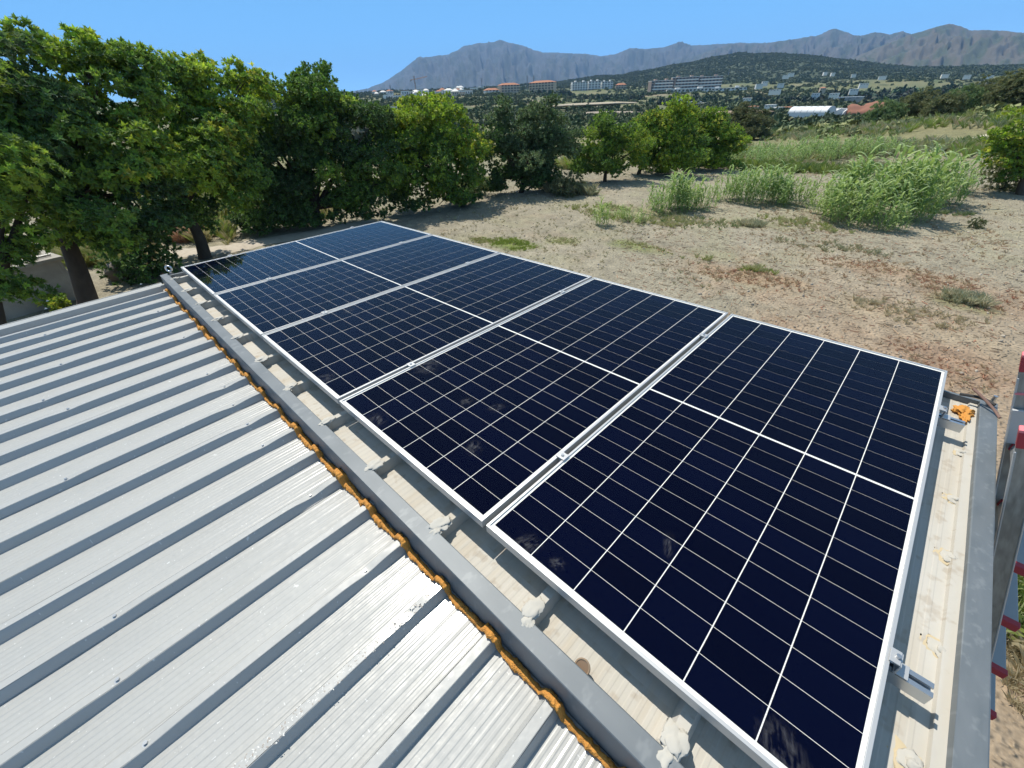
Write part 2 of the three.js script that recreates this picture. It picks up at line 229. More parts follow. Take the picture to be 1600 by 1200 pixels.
{ // white ribbed sheets, four ribs each; the next sheet laps over the last
  let u = RIB0 - PITCH * 24, seed = 200; const sheets = [];
  for (let k = 0; k < 6; k++, u += PITCH * 4) { const last = k === 5; sheets.push(part('roof_sheet', sheet(u, last ? 4 : 4, -0.162, VL, seed + k * 7), M.sheet)); }
  const head = new THREE.CylinderGeometry(0.0055, 0.0055, 0.006, 6), washer = new THREE.CylinderGeometry(0.010, 0.0105, 0.002, 14);
  for (const [du, dv, dd] of dents) { const n = roofN(dv) + 0.039 - dd + 0.001; const m = mesh('screw', merge([head.clone().translate(0, 0.004, 0), washer]), M.steel, shed); m.position.copy(P(du, dv, n)).sub(S); }
}
// trim along the far edge of the white roof
part('edge_trim', uvbox(U0 - 0.03, U0 + 0.035, VL, -0.2, -0.226 - 0.03, -0.165).applyMatrix4(new THREE.Matrix4().makeTranslation(0, 0, 0)), M.sheet);
{ const g = shed.children[shed.children.length - 1].geometry, p = g.attributes.position; for (let i = 0; i < p.count; i++) { const v = -(p.getZ(i) + S.z); p.setY(i, p.getY(i) + 0.0254 * (v + 0.165)); } g.computeVertexNormals(); }
// cream sheet under the panels: base, fine lines, ribs
const OB = -0.130, OR = 0.449, OR0 = 4.985;
{
  const pos = [], uv = [], idx = [], pts = []; let u = U0;
  const feet = []; for (let k = -1; k < 13; k++) feet.push(OR0 - OR * k);
  feet.sort((a, b) => a - b);
  const line = (a, b) => { for (let s = a + 0.01; s < b - 0.016; s += 0.028) pts.push([s, 0], [s + 0.003, 0.0007], [s + 0.012, 0.0007], [s + 0.015, 0]); };
  let prev = U0; pts.push([U0, 0]);
  for (const f of feet) { if (f - 0.05 < U0 || f > 5.36) continue; line(prev, f - 0.056); pts.push([f - 0.056, 0], [f - 0.042, 0.046], [f - 0.012, 0.046], [f, 0]); prev = f; }
  line(prev, 5.395); pts.push([5.398, 0], [5.402, 0.012], [5.432, 0.012]);
  const nv = 40; for (let i = 0; i + 1 < pts.length; i++) { const o = pos.length / 3; for (let j = 0; j <= nv; j++) { const v = lerp(-0.118, VR, j / nv); for (const k of [i, i + 1]) { pos.push(pts[k][0], OB + pts[k][1] + GH + (fbm(pts[k][0] * 4, v * 3, 2, 301) - 0.5) * 0.003, -v); uv.push(-v / 1.5, pts[k][0] / 1.5); } if (j) { const q = o + (j - 1) * 2; idx.push(q, q + 1, q + 2, q + 1, q + 3, q + 2); } } }
  const g = new THREE.BufferGeometry(); g.setAttribute('position', new THREE.Float32BufferAttribute(pos, 3)); g.setAttribute('uv', new THREE.Float32BufferAttribute(uv, 2)); g.setIndex(idx); g.computeVertexNormals();
  part('cream_roof_sheet', g, M.oldSheet).userData.label = 'weathered cream ribbed sheet under the panels';
  // sealant caps on the rib ends at the grey flashing
  let seed = 400; const r = rng(9);
  for (const f of feet) { if (f - 0.05 < U0 || f > 5.3) continue; seed++;
    const w = 0.7 + 0.5 * r(), a = lump(seed, 0.026 * w, 0.009, 0.036, 0.5, 4, 2.6).applyMatrix4(new THREE.Matrix4().makeTranslation(f - 0.027, OB + 0.047 + GH, 0.066 + 0.012 * r())), b = lump(seed + 50, 0.02, 0.008, 0.022 * w, 0.55, 4, 2.6).applyMatrix4(new THREE.Matrix4().makeTranslation(f - 0.03 + 0.02 * r(), OB + 0.043 + GH, 0.107)), c = lump(seed + 90, 0.026, 0.024, 0.010, 0.6, 3, 3).applyMatrix4(new THREE.Matrix4().makeTranslation(f - 0.03, OB + 0.022 + GH, 0.094));
    part('sealant', merge([a, b, c]), M.putty);
  }
  // sealant dabs over the screws of the end strip
  for (const [px, py, k] of [[1500, 708, 1], [1490, 781, 1.1], [1484, 872, 1.2], [1468, 1016, 1.3], [1422, 1194, 1.3]]) { const d = ray(px, py), t = (OB + GH - CAM.y) / d.y, p = CAM.clone().addScaledVector(d, t); seed++;
    const m = part('sealant', merge([lump(seed, 0.019 * k, 0.006, 0.022 * k, 0.5).translate(p.x, p.y + 0.002, p.z), lump(seed + 5, 0.011 * k, 0.009, 0.010 * k, 0.5).translate(p.x + 0.004, p.y + 0.005, p.z)]), M.putty);
    mesh('stain', lump(seed + 11, 0.027 * k, 0.0022, 0.026 * k, 0.7).translate(p.x - S.x - 0.004, p.y - S.y, p.z - S.z), M.stain, m); }
}
function strip(path, uA, uB, nu, wob = 0, seed = 1) { // folded sheet: path of [v, n] run along u
  const pos = [], uv = [], idx = [];
  for (let i = 0; i + 1 < path.length; i++) { const o = pos.length / 3; for (let j = 0; j <= nu; j++) { const u = lerp(uA, uB, j / nu); for (const k of [i, i + 1]) { const w = (fbm(u * 1.7, k, 2, seed) - 0.5) * wob; pos.push(u, path[k][1] + GH + w, -path[k][0] + w * 0.6); uv.push(u, (k + i) * 0.11); } if (j) { const q = o + (j - 1) * 2; idx.push(q, q + 1, q + 2, q + 1, q + 3, q + 2); } } }
  const g = new THREE.BufferGeometry(); g.setAttribute('position', new THREE.Float32BufferAttribute(pos, 3)); g.setAttribute('uv', new THREE.Float32BufferAttribute(uv, 2)); g.setIndex(idx); g.computeVertexNormals(); return g;
}
part('grey_flashing', strip([[-0.098, -0.10], [-0.099, -0.084], [-0.102, -0.082], [-0.160, -0.083], [-0.1625, -0.0855], [-0.163, -0.24]], U0 - 0.03, U1, 120, 0.003, 7), M.zinc);
part('grey_flashing', strip([[-0.163, -0.30], [-0.098, -0.30], [-0.098, -0.08]], U0 - 0.03, U0 - 0.028, 1), M.zinc);
{ // near edge flashing: grey, folded down over the end of the roof
  const prof = [[5.428, -0.118], [5.430, -0.1], [5.433, -0.0985], [5.488, -0.0985], [5.4905, -0.101], [5.491, -0.26], [5.482, -0.27]];
  const pos = [], uv = [], idx = [], nv = 60; for (let i = 0; i + 1 < prof.length; i++) { const o = pos.length / 3; for (let j = 0; j <= nv; j++) { const v = lerp(-0.16, VR + 0.03, j / nv); for (const k of [i, i + 1]) { const w = (fbm(v * 2, k, 2, 71) - 0.5) * 0.003; pos.push(prof[k][0] + w, prof[k][1] + GH + w, -v); uv.push(v, prof[k][0] * 4); } if (j) { const q = o + (j - 1) * 2; idx.push(q, q + 1, q + 2, q + 1, q + 3, q + 2); } } }
  const g = new THREE.BufferGeometry(); g.setAttribute('position', new THREE.Float32BufferAttribute(pos, 3)); g.setAttribute('uv', new THREE.Float32BufferAttribute(uv, 2)); g.setIndex(idx); g.computeVertexNormals(); part('grey_flashing', g, M.zinc);
}
part('grey_flashing', uvbox(U0 - 0.03, U1, VR + 0.003, VR + 0.02, -0.27, -0.10), M.zinc);
part('grey_flashing', uvbox(U0 - 0.03, U0 - 0.005, -0.09, VR, -0.27, -0.10), M.zinc);
{ // orange foam bead along the foot of the flashing
  const prof = ribProfile(), hAt = (u) => { let s = ((u - RIB0) % PITCH + PITCH) % PITCH; for (let i = 0; i + 1 < prof.length; i++) if (s >= prof[i][0] && s <= prof[i + 1][0]) return lerp(prof[i][1], prof[i + 1][1], (s - prof[i][0]) / (prof[i + 1][0] - prof[i][0] + 1e-9)); return 0; };
  const pos = [], idx = [], uv = [], seg = 12, N = 1800;
  for (let i = 0; i <= N; i++) { const u = lerp(U0 + 0.02, U1 - 0.02, i / N), h = Math.max(hAt(u), hAt(u + 0.012) * 0.9, hAt(u - 0.012) * 0.9), thick = 0.0045 + 0.005 * fbm(u * 9, 3, 3, 501) + 0.004 * fbm(u * 120, 7, 2, 513) + 0.007 * Math.pow(fbm(u * 30, 5, 2, 503), 2) + (h > 0.02 ? 0.001 : 0) + 0.009 * smooth(0.62, 0.78, fbm(u * 5.3, 1, 2, 509));
    const cv = -0.176 - 0.008 * fbm(u * 14, 8, 2, 505), cn = roofN(-0.17) + h + 0.006 + 0.004 * fbm(u * 20, 2, 2, 507);
    for (let k = 0; k <= seg; k++) { const q = (k / seg) * Math.PI * 2, rr = thick * (0.55 + 0.9 * fbm(u * 90, (k % seg) * 0.7, 3, 511)); pos.push(u, cn + Math.sin(q) * rr * 0.8 + GH, -(cv - Math.cos(q) * rr)); uv.push(u * 8, k / seg); }
    if (i) for (let k = 0; k < seg; k++) { const o = (i - 1) * (seg + 1) + k; idx.push(o, o + 1, o + seg + 1, o + 1, o + seg + 2, o + seg + 1); } }
  const g = new THREE.BufferGeometry(); g.setAttribute('position', new THREE.Float32BufferAttribute(pos, 3)); g.setAttribute('uv', new THREE.Float32BufferAttribute(uv, 2)); g.setIndex(idx); g.computeVertexNormals();
  part('foam_bead', g, M.foam).userData.label = 'orange expanding foam bead';
  const c = P(5.40, 2.03, OB + 0.015); part('foam_bead', merge([lump(521, 0.034, 0.014, 0.036, 0.8, 5, 4.5).translate(c.x - 0.02, c.y, c.z), lump(523, 0.016, 0.010, 0.038, 0.9, 5, 4.5).translate(c.x - 0.012, c.y, c.z + 0.05)]), M.foam);
}
{ // lifting eye at the far corner
  const e = thing('eye_bolt', 'small steel eye bolt at the far corner of the grey flashing', 'eye bolt', P(U0 + 0.01, -0.075, -0.083));
  mesh('ring', new THREE.TorusGeometry(0.026, 0.008, 10, 24).rotateY(0.9).translate(0, 0.05, 0), M.steel, e); mesh('shank', new THREE.CylinderGeometry(0.008, 0.008, 0.03, 10).translate(0, 0.01, 0), M.steel, e); mesh('washer', new THREE.CylinderGeometry(0.02, 0.02, 0.004, 14), M.dark, e);
  const w = thing('tie_wire', 'thin wire and cable end tied at the near roof corner beside the orange foam', 'wire', P(5.44, 2.1, -0.1));
  const w1 = [[-0.06, 0.06, -0.03], [-0.02, 0.045, -0.0], [0.03, 0.02, 0.04], [0.055, 0.006, 0.075]].map((q) => new THREE.Vector3(...q));
  mesh('strap', limb(new THREE.CatmullRomCurve3(w1).getPoints(12), Array(13).fill(0.006), 6), std({ color: [0.22, 0.13, 0.1], roughness: 0.7 }), w);
  mesh('cable', limb(new THREE.CatmullRomCurve3([[-0.09, 0.02, -0.02], [-0.02, 0.03, -0.02], [0.03, 0.028, 0.005]].map((q) => new THREE.Vector3(...q))).getPoints(10), Array(11).fill(0.007), 6), M.dark, w);
  mesh('bolt', merge([new THREE.CylinderGeometry(0.008, 0.008, 0.05, 8).translate(0.02, 0.03, -0.03), new THREE.CylinderGeometry(0.016, 0.016, 0.006, 8).translate(0.02, 0.01, -0.03)]), M.steel, w);
  const hole = thing('rusty_coin', 'small round rusty metal disc lying at the inner edge of the grey flashing', 'metal disc', P(4.705, -0.092, -0.094));
  mesh('disc', new THREE.CylinderGeometry(0.022, 0.022, 0.005, 20).rotateX(0.5), std({ color: [0.2, 0.13, 0.08], roughness: 0.8 }), hole); mesh('rim', new THREE.TorusGeometry(0.02, 0.003, 6, 20).rotateX(Math.PI / 2 + 0.5).translate(0, 0.002, 0), std({ color: [0.28, 0.2, 0.13], roughness: 0.8 }), hole);
}
// ---------------------------------------------------------------- solar panels, rails, clamps
const PW = 1.038, GAP = 0.02, PL = 2.165, FH = 0.035, FL = 0.0098;
const ordinal = ['farthest', 'second farthest', 'middle', 'second nearest', 'nearest'];
const panelNote = ['at the far end of the row by the eye bolt', 'next to the far end panel', 'of the row of five', 'beside the panel at the ladder end', 'at the ladder end of the row'];
const dustMats = [0, 1, 2, 3].map((k) => std({ color: [0.42, 0.42, 0.42], roughness: 0.9, transparent: true, alphaMap: texture(128, (x, y) => { const d = Math.hypot(x - 0.5, (y - 0.5)) * 2, n = fbm(x * 7 + k * 3, y * 7, 4, 601 + k), st = fbm(x * 3 + y * 6, (x - y) * 22, 3, 611 + k); return 0.15 * smooth(1, 0.3, d + (n - 0.5) * 1.4) * smooth(0.4, 0.8, st * 0.35 + n * 0.7); }, false) }));
{
  const along = new RoundedBoxGeometry(FL, FH, PL, 1, 0.0012), across = new RoundedBoxGeometry(PW - 2 * FL, FH, FL, 1, 0.0012);
  const cols = 6, half = 12, mC = 0.008, mR = 0.013, mid = 0.0095, gC = 0.0032, gR = 0.0017;
  const iw = PW - 2 * FL - 2 * mC, il = PL - 2 * FL - 2 * mR - mid, pc = iw / cols, pr = il / (2 * half);
  const cellGeo = new THREE.BoxGeometry(pc - gC, 0.0006, pr - gR), backGeo = box(PW - 2 * FL, 0.002, PL - 2 * FL, 0, 0, 0), glassGeo = new THREE.PlaneGeometry(PW - 2 * FL, PL - 2 * FL).rotateX(-Math.PI / 2);
  const r = rng(33);
  for (let k = 0; k < 5; k++) {
    const g = thing('solar_panel', `${ordinal[k]} dark blue solar panel, ${panelNote[k]}`, 'solar panel', P(k * (PW + GAP) + PW / 2, PL / 2, -FH + (r() - 0.5) * 0.003), 'solar panels in a row on the roof');
    for (const s of [-1, 1]) { mesh('frame_bar', along, M.alu, g).position.set(s * (PW / 2 - FL / 2), FH / 2, 0); mesh('frame_bar', across, M.alu, g).position.set(0, FH / 2, s * (PL / 2 - FL / 2)); }
    const b = mesh('backsheet', backGeo, M.back, g); b.position.y = FH - 0.0062;
    for (let i = 0; i < cols; i++) for (let j = 0; j < 2 * half; j++) { const c = mesh('solar_cell', cellGeo, M.cells[Math.floor(r() * 3)], b); c.position.set(-iw / 2 + (i + 0.5) * pc, 0.0014, -(il + mid) / 2 + (j + 0.5) * pr + (j >= half ? mid : 0)); }
    mesh('glass', glassGeo, M.glass, g).position.y = FH - 0.0022;
  }
  // dusty smears on the glass
  const smear = (px, py, w, l, a, m) => { const d = ray(px, py), t = (GH - 0.0016 - CAM.y) / d.y, p = CAM.clone().addScaledVector(d, t); const o = mesh('dust_smear', new THREE.PlaneGeometry(w, l).rotateX(-Math.PI / 2).rotateY(a), dustMats[m % 4]); o.position.copy(p); return o; };
  const where = ['far panel', 'middle panel', 'fourth panel', 'fourth panel', 'nearest panel'];
  [[545, 485, 0.10, 0.16, 0.5, 0, 'small pale dust smear on the glass of the middle panel by the far joint'], [590, 655, 0.14, 0.16, 1.0, 1, 'round pale dust smear near the left corner of the second nearest panel'], [668, 572, 0.2, 0.22, 0.3, 2, 'wide pale dust smear by the joint on the second nearest panel'], [728, 628, 0.09, 0.11, 0.2, 3, 'small pale dust smear amid the second nearest panel'], [775, 637, 0.12, 0.08, 1.2, 0, 'faint dust smear amid the second nearest panel, right of a smaller one'], [1045, 852, 0.05, 0.14, 0.4, 1, 'narrow dust smear amid the nearest panel'], [820, 850, 0.16, 0.1, 0.8, 2, 'dust smear at the left corner of the nearest panel'], [870, 880, 0.08, 0.06, 0.2, 3, 'tiny dust smear near the left edge of the nearest panel'], [1225, 1175, 0.12, 0.2, 0.9, 0, 'dust smear at the lower edge of the nearest panel'], [510, 590, 0.16, 0.12, 0.6, 2, 'dust smear near the left edge of the middle panel'], [740, 700, 0.1, 0.14, 0.9, 3, 'faint dust smear low on the second nearest panel'], [720, 418, 0.09, 0.07, 0.1, 1, 'small white dust mark near the right end of the middle panel']]
    .forEach(([px, py, w, l, a, m, label]) => tag(smear(px, py, w, l, a, m), label, 'dust smear'));
}
const railV = [0.43, 1.765], railName = ['left', 'right'];
railV.forEach((v, k) => { // slotted aluminium rail
  const s = new THREE.Shape([[-0.02, 0], [0.02, 0], [0.02, 0.016], [0.017, 0.018], [0.02, 0.02], [0.02, 0.04], [0.006, 0.04], [0.006, 0.034], [0.013, 0.034], [0.013, 0.024], [-0.013, 0.024], [-0.013, 0.034], [-0.006, 0.034], [-0.006, 0.04], [-0.02, 0.04]].map((q) => new THREE.Vector2(...q)));
  const m = mesh('mounting_rail', new THREE.ExtrudeGeometry(s, { depth: 5.445, bevelEnabled: false }).rotateY(Math.PI / 2), M.rail);
  m.position.copy(P(-0.08, v, -FH - 0.0405)); tag(m, k ? 'slotted aluminium rail under the panels, end near the orange foam at the roof corner' : 'slotted aluminium rail under the panels, end jutting out at the bottom right', 'rail', 'rails under the solar panels');
  for (let j = 0; j <= 5; j++) { // clamps
    const end = j === 0 || j === 5, u = j === 0 ? -0.011 : j === 5 ? 5 * PW + 4 * GAP + 0.011 : j * (PW + GAP) - GAP / 2, side = j === 0 ? -1 : 1;
    const g = thing('panel_clamp', end ? `small aluminium end clamp at the ${j ? 'near' : 'far'} edge of the panel row, on the ${railName[k]} rail` : `small aluminium mid clamp between the ${ordinal[j - 1]} and ${ordinal[j]} panels, on the ${railName[k]} rail`, 'clamp', P(u, v, -FH));
    if (end) { mesh('plate', merge([rbox(0.022, 0.004, 0.04, 0.001, -side * 0.004, FH + 0.0026, 0), rbox(0.004, FH + 0.002, 0.04, 0.001, side * 0.009, FH / 2, 0), rbox(0.03, 0.004, 0.04, 0.001, side * 0.02, 0.0035, 0)]), M.alu, g); mesh('bolt', new THREE.CylinderGeometry(0.006, 0.006, 0.008, 8).translate(side * 0.0, FH + 0.008, 0), M.steel, g); }
    else { mesh('plate', merge([rbox(0.042, 0.004, 0.036, 0.001, 0, FH + 0.0026, 0), rbox(0.012, FH, 0.036, 0.001, 0, FH / 2, 0)]), M.alu, g); mesh('bolt', new THREE.CylinderGeometry(0.0065, 0.0065, 0.006, 12).translate(0, FH + 0.007, 0), M.steel, g); }
  }
});
// ---------------------------------------------------------------- ladder against the near edge
{
  const g = thing('ladder', 'worn aluminium ladder with red plastic caps leaning on the grey roof edge', 'ladder', P(6.35, 1.6, -GH));
  const O = g.position, q = (u, v, n) => P(u, v, n).sub(O), U = (n) => 5.512 - 0.33 * (n + 0.1);
  const bar = (v, n0, n1, w, d, off = 0) => { const a = q(U(n0) + d / 2 + off, v, n0), b = q(U(n1) + d / 2 + off, v, n1), l = a.distanceTo(b), geo = new RoundedBoxGeometry(d, l, w, 2, 0.004); geo.rotateZ(Math.atan2(a.x - b.x, b.y - a.y)); const c = a.add(b).multiplyScalar(0.5); return geo.translate(c.x, c.y, c.z); };
  const worn = phys({ map: texture(256, (x, y) => mixc([0.20, 0.19, 0.17], [0.46, 0.44, 0.40], fbm(x * 5, y * 70, 5, 701))), roughness: 0.5, metalness: 0.45 });
  const near = mesh('rail', bar(1.40, -2.56, 0.17, 0.028, 0.057), worn, g), far = mesh('rail', bar(1.80, -2.56, 0.26, 0.028, 0.057), worn, g);
  for (const [v, n, m] of [[1.40, 0.17, near], [1.80, 0.26, far]]) for (const e of [0, 1]) mesh('flange', bar(v, -2.55, n - 0.05, 0.034, 0.006, e ? 0.053 : -0.002), M.alu, m);
  for (const [v, n, m] of [[1.40, 0.19, near], [1.80, 0.29, far]]) { mesh('cap', bar(v, n - 0.045, n + 0.015, 0.036, 0.066), M.red, m); mesh('cap_rim', bar(v, n + 0.014, n + 0.026, 0.038, 0.068), M.redPale, m); }
  mesh('band', bar(1.80, 0.15, 0.16, 0.036, 0.064), M.redPale, far);
  mesh('bracket', bar(1.775, -0.06, 0.09, 0.016, 0.04), M.alu, far);
  for (let k = 0; k < 9; k++) { const n = -0.08 - 0.28 * k, c = q(U(n) + 0.062, 1.6, n); const s = mesh('rung', rbox(0.085, 0.03, 0.38, 0.006, c.x, c.y, c.z), M.aluDull, g); mesh('rung_end', rbox(0.092, 0.036, 0.03, 0.004, c.x, c.y, c.z - 0.19), M.red, s); mesh('rung_end', rbox(0.092, 0.036, 0.03, 0.004, c.x, c.y, c.z + 0.19), M.red, s); }
  for (const v of [1.40, 1.80]) mesh('foot', bar(v, -2.6, -2.54, 0.04, 0.09), M.dark, g);
}
// ---------------------------------------------------------------- plants
const bark = std({ map: texture(256, (x, y) => mixc([0.045, 0.033, 0.024], [0.095, 0.072, 0.052], fbm(x * 10, y * 5, 5, 801, 0))), roughness: 0.95 });
const leafMat = phys({ color: 0xffffff, roughness: 0.95, transmission: 0.45, thickness: 0, ior: 1.4 }), reedMat = phys({ color: 0xffffff, roughness: 0.95, transmission: 0.45, thickness: 0 }), bushMat = std({ color: 0xffffff, roughness: 0.8 });
function leafSpray(n, len, wid, seed, spread = 1) { // leaves round a shoot along +y
  const r = rng(seed), pos = [], idx = [];
  for (let k = 0; k < n; k++) {
    const a = k * 2.4 + r() * 0.8, tilt = lerp(0.15, 1.25, r()) * spread, l = len * (0.65 + 0.5 * r()), w = wid * (0.8 + 0.4 * r()), y0 = -0.35 * len * r();
    const d = new THREE.Vector3(Math.cos(a) * Math.sin(tilt), Math.cos(tilt), Math.sin(a) * Math.sin(tilt)), s = new THREE.Vector3(-Math.sin(a), 0.25 * (r() - 0.5), Math.cos(a)).normalize(), up = new THREE.Vector3().crossVectors(s, d);
    const o = pos.length / 3, add = (t, side, drop) => pos.push(d.x * t * l + s.x * side * w + up.x * drop * l, y0 + d.y * t * l + s.y * side * w + up.y * drop * l - t * t * l * 0.2, d.z * t * l + s.z * side * w + up.z * drop * l);
    add(0.03, 0, 0); add(0.45, -0.5, 0.05); add(0.45, 0.5, 0.05); add(0.5, 0, -0.03); add(1, 0, 0);
    idx.push(o, o + 1, o + 3, o, o + 3, o + 2, o + 1, o + 4, o + 3, o + 3, o + 4, o + 2);
  }
  const g = new THREE.BufferGeometry(); g.setAttribute('position', new THREE.Float32BufferAttribute(pos, 3)); g.setIndex(idx); const f = g.toNonIndexed(); f.computeVertexNormals(); return f;
}
const _m = new THREE.Matrix4(), _q = new THREE.Quaternion(), _s = new THREE.Vector3(), _up = new THREE.Vector3(0, 1, 0), _c = new THREE.Color();
function instances(name, geo, mat, list, parent) { // list: [position, direction, spin, scale, colour]
  const m = new THREE.InstancedMesh(geo, mat, list.length); m.name = parent ? name : numbered(name); m.castShadow = m.receiveShadow = true;
  list.forEach(([p, d, spin, s, c], i) => { _q.setFromUnitVectors(_up, d); _q.multiply(new THREE.Quaternion().setFromAxisAngle(_up, spin)); typeof s === 'number' ? _s.set(s, s, s) : _s.copy(s); m.setMatrixAt(i, _m.compose(p, _q, _s)); m.setColorAt(i, _c.setRGB(...c)); });
  (parent ?? scene).add(m); return m;
}
const sphere = (r) => { const z = 2 * r() - 1, a = r() * 6.2832, q = Math.sqrt(1 - z * z); return new THREE.Vector3(q * Math.cos(a), z, q * Math.sin(a)); };
const sprays = { broad: leafSpray(14, 0.18, 0.06, 11), long: leafSpray(14, 0.2, 0.05, 13), small: leafSpray(16, 0.125, 0.044, 17), fine: leafSpray(16, 0.10, 0.02, 19) };
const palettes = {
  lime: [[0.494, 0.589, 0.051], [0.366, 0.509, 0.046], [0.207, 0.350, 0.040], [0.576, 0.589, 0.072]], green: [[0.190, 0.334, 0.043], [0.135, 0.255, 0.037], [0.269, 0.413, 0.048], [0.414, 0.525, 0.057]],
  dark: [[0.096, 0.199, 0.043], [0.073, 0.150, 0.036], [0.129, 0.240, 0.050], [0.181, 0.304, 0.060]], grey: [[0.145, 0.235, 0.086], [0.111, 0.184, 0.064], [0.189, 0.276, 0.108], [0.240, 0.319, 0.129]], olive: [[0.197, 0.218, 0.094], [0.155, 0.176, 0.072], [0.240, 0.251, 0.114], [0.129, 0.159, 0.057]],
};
function tree(name, label, o) { // o: base [px, py] or pos, r, lobes [px, py, depth shift m, radius px, palette], spray, per m2
  const r = rng(o.seed), base = o.pos ?? (() => { const p = at(o.base[0], o.base[1], o.r); p.y = land(p.x, p.z) - 0.05; return p; })();
  const g = thing(name, label, 'tree', base, o.group ?? 'trees in the row beyond the roof');
  const lobes = o.lobes.map(([px, py, dr, rp, pal]) => { const c = at(px, py, o.r + dr), depth = c.clone().sub(CAM).dot(FWD); return { c: c.sub(base), R: (rp * depth) / FPX, pal: palettes[pal] }; });
  const mid = lobes.reduce((a, l) => a.add(l.c), new THREE.Vector3()).multiplyScalar(1 / lobes.length), low = Math.min(...lobes.map((l) => l.c.y - l.R * 0.3)), fork = o.fork ? at(o.fork[0], o.fork[1], o.r).sub(base) : new THREE.Vector3(mid.x * 0.35, Math.max(0.7, low * 0.75), mid.z * 0.35), tr = o.trunk ?? 0.16;
  const bend = fork.clone().multiplyScalar(0.5).add(new THREE.Vector3((r() - 0.5) * 0.2, 0, (r() - 0.5) * 0.2));
  mesh('trunk', limb(new THREE.CatmullRomCurve3([new THREE.Vector3(0, -0.1, 0), bend, fork]).getPoints(8), Array.from({ length: 9 }, (_, i) => tr * (1.25 - 0.5 * (i / 8)) * (i ? 1 : 1.25)), 10), bark, g);
  const limbs = []; for (const l of lobes) for (let k = 0; k < 2; k++) { const end = l.c.clone().addScaledVector(sphere(r), l.R * 0.4), m1 = fork.clone().lerp(end, 0.45).add(new THREE.Vector3((r() - 0.5) * 0.5, 0.15, (r() - 0.5) * 0.5)); limbs.push(limb(new THREE.CatmullRomCurve3([fork, m1, end]).getPoints(8), Array.from({ length: 9 }, (_, i) => tr * 0.55 * (1 - 0.85 * (i / 8))), 6)); }
  limbs.forEach((q) => mesh('limb', q, bark, g));
  const list = [], den = (o.density ?? 24) * 1.75;
  for (const l of lobes) {
    const subs = [], ns = Math.max(10, Math.round(15 * (l.R > 1.2 ? 1.5 : 1))); for (let k = 0; k < ns; k++) { const d = sphere(r); subs.push({ c: l.c.clone().addScaledVector(d, l.R * (0.45 + 0.5 * r())), R: l.R * (0.2 + 0.22 * r()), d, tone: r() }); }
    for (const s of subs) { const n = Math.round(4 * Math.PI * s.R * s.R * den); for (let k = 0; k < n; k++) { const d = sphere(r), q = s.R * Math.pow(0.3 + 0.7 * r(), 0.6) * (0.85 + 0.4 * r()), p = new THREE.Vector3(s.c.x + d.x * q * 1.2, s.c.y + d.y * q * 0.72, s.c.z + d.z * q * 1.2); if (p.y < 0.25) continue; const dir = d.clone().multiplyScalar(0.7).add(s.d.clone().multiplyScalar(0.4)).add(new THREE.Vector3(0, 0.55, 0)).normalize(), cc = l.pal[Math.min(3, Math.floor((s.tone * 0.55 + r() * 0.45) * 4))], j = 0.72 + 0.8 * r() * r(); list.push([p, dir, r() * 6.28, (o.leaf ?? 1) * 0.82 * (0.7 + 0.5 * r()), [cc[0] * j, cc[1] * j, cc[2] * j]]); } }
  }
  instances('crown', sprays[o.spray ?? 'broad'], leafMat, list, g).userData.kind = 'stuff';
  return list.length;
}
let leaves = 0; const T = (n, l, o) => { leaves += tree(n, l, o); };
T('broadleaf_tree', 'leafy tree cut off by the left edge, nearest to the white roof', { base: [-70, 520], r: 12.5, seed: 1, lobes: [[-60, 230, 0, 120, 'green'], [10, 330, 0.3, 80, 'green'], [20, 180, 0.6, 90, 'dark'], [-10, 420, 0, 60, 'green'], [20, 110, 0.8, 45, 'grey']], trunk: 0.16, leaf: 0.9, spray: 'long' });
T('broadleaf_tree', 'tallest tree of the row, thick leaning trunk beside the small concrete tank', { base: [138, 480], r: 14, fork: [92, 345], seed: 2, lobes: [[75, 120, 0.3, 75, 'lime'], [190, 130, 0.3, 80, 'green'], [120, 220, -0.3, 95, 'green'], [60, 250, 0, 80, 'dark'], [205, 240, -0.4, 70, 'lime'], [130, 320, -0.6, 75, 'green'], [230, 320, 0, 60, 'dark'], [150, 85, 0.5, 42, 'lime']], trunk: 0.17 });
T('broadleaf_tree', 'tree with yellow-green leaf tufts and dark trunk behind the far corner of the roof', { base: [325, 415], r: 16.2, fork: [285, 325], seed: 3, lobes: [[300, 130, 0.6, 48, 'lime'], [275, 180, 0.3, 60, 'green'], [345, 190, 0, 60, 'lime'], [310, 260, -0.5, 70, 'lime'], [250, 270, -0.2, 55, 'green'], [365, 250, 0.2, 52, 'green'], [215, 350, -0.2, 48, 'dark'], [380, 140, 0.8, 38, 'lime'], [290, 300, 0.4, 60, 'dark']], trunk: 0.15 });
T('broadleaf_tree', 'dense dark green tree standing behind the far end of the panels', { base: [497, 365], r: 18.5, seed: 4, lobes: [[430, 165, 0.4, 52, 'green'], [500, 180, 0.2, 64, 'green'], [560, 215, -0.2, 56, 'dark'], [450, 250, -0.2, 62, 'dark'], [530, 275, -0.3, 55, 'green'], [590, 270, -0.2, 45, 'green'], [585, 315, -0.2, 38, 'dark'], [530, 330, 0, 36, 'dark'], [470, 325, 0, 40, 'dark'], [420, 310, 0.1, 60, 'dark'], [400, 350, 0.3, 30, 'dark'], [490, 130, 0.6, 34, 'green'], [395, 200, 0.6, 45, 'green']], trunk: 0.15, spray: 'small', leaf: 1.35, density: 24 });
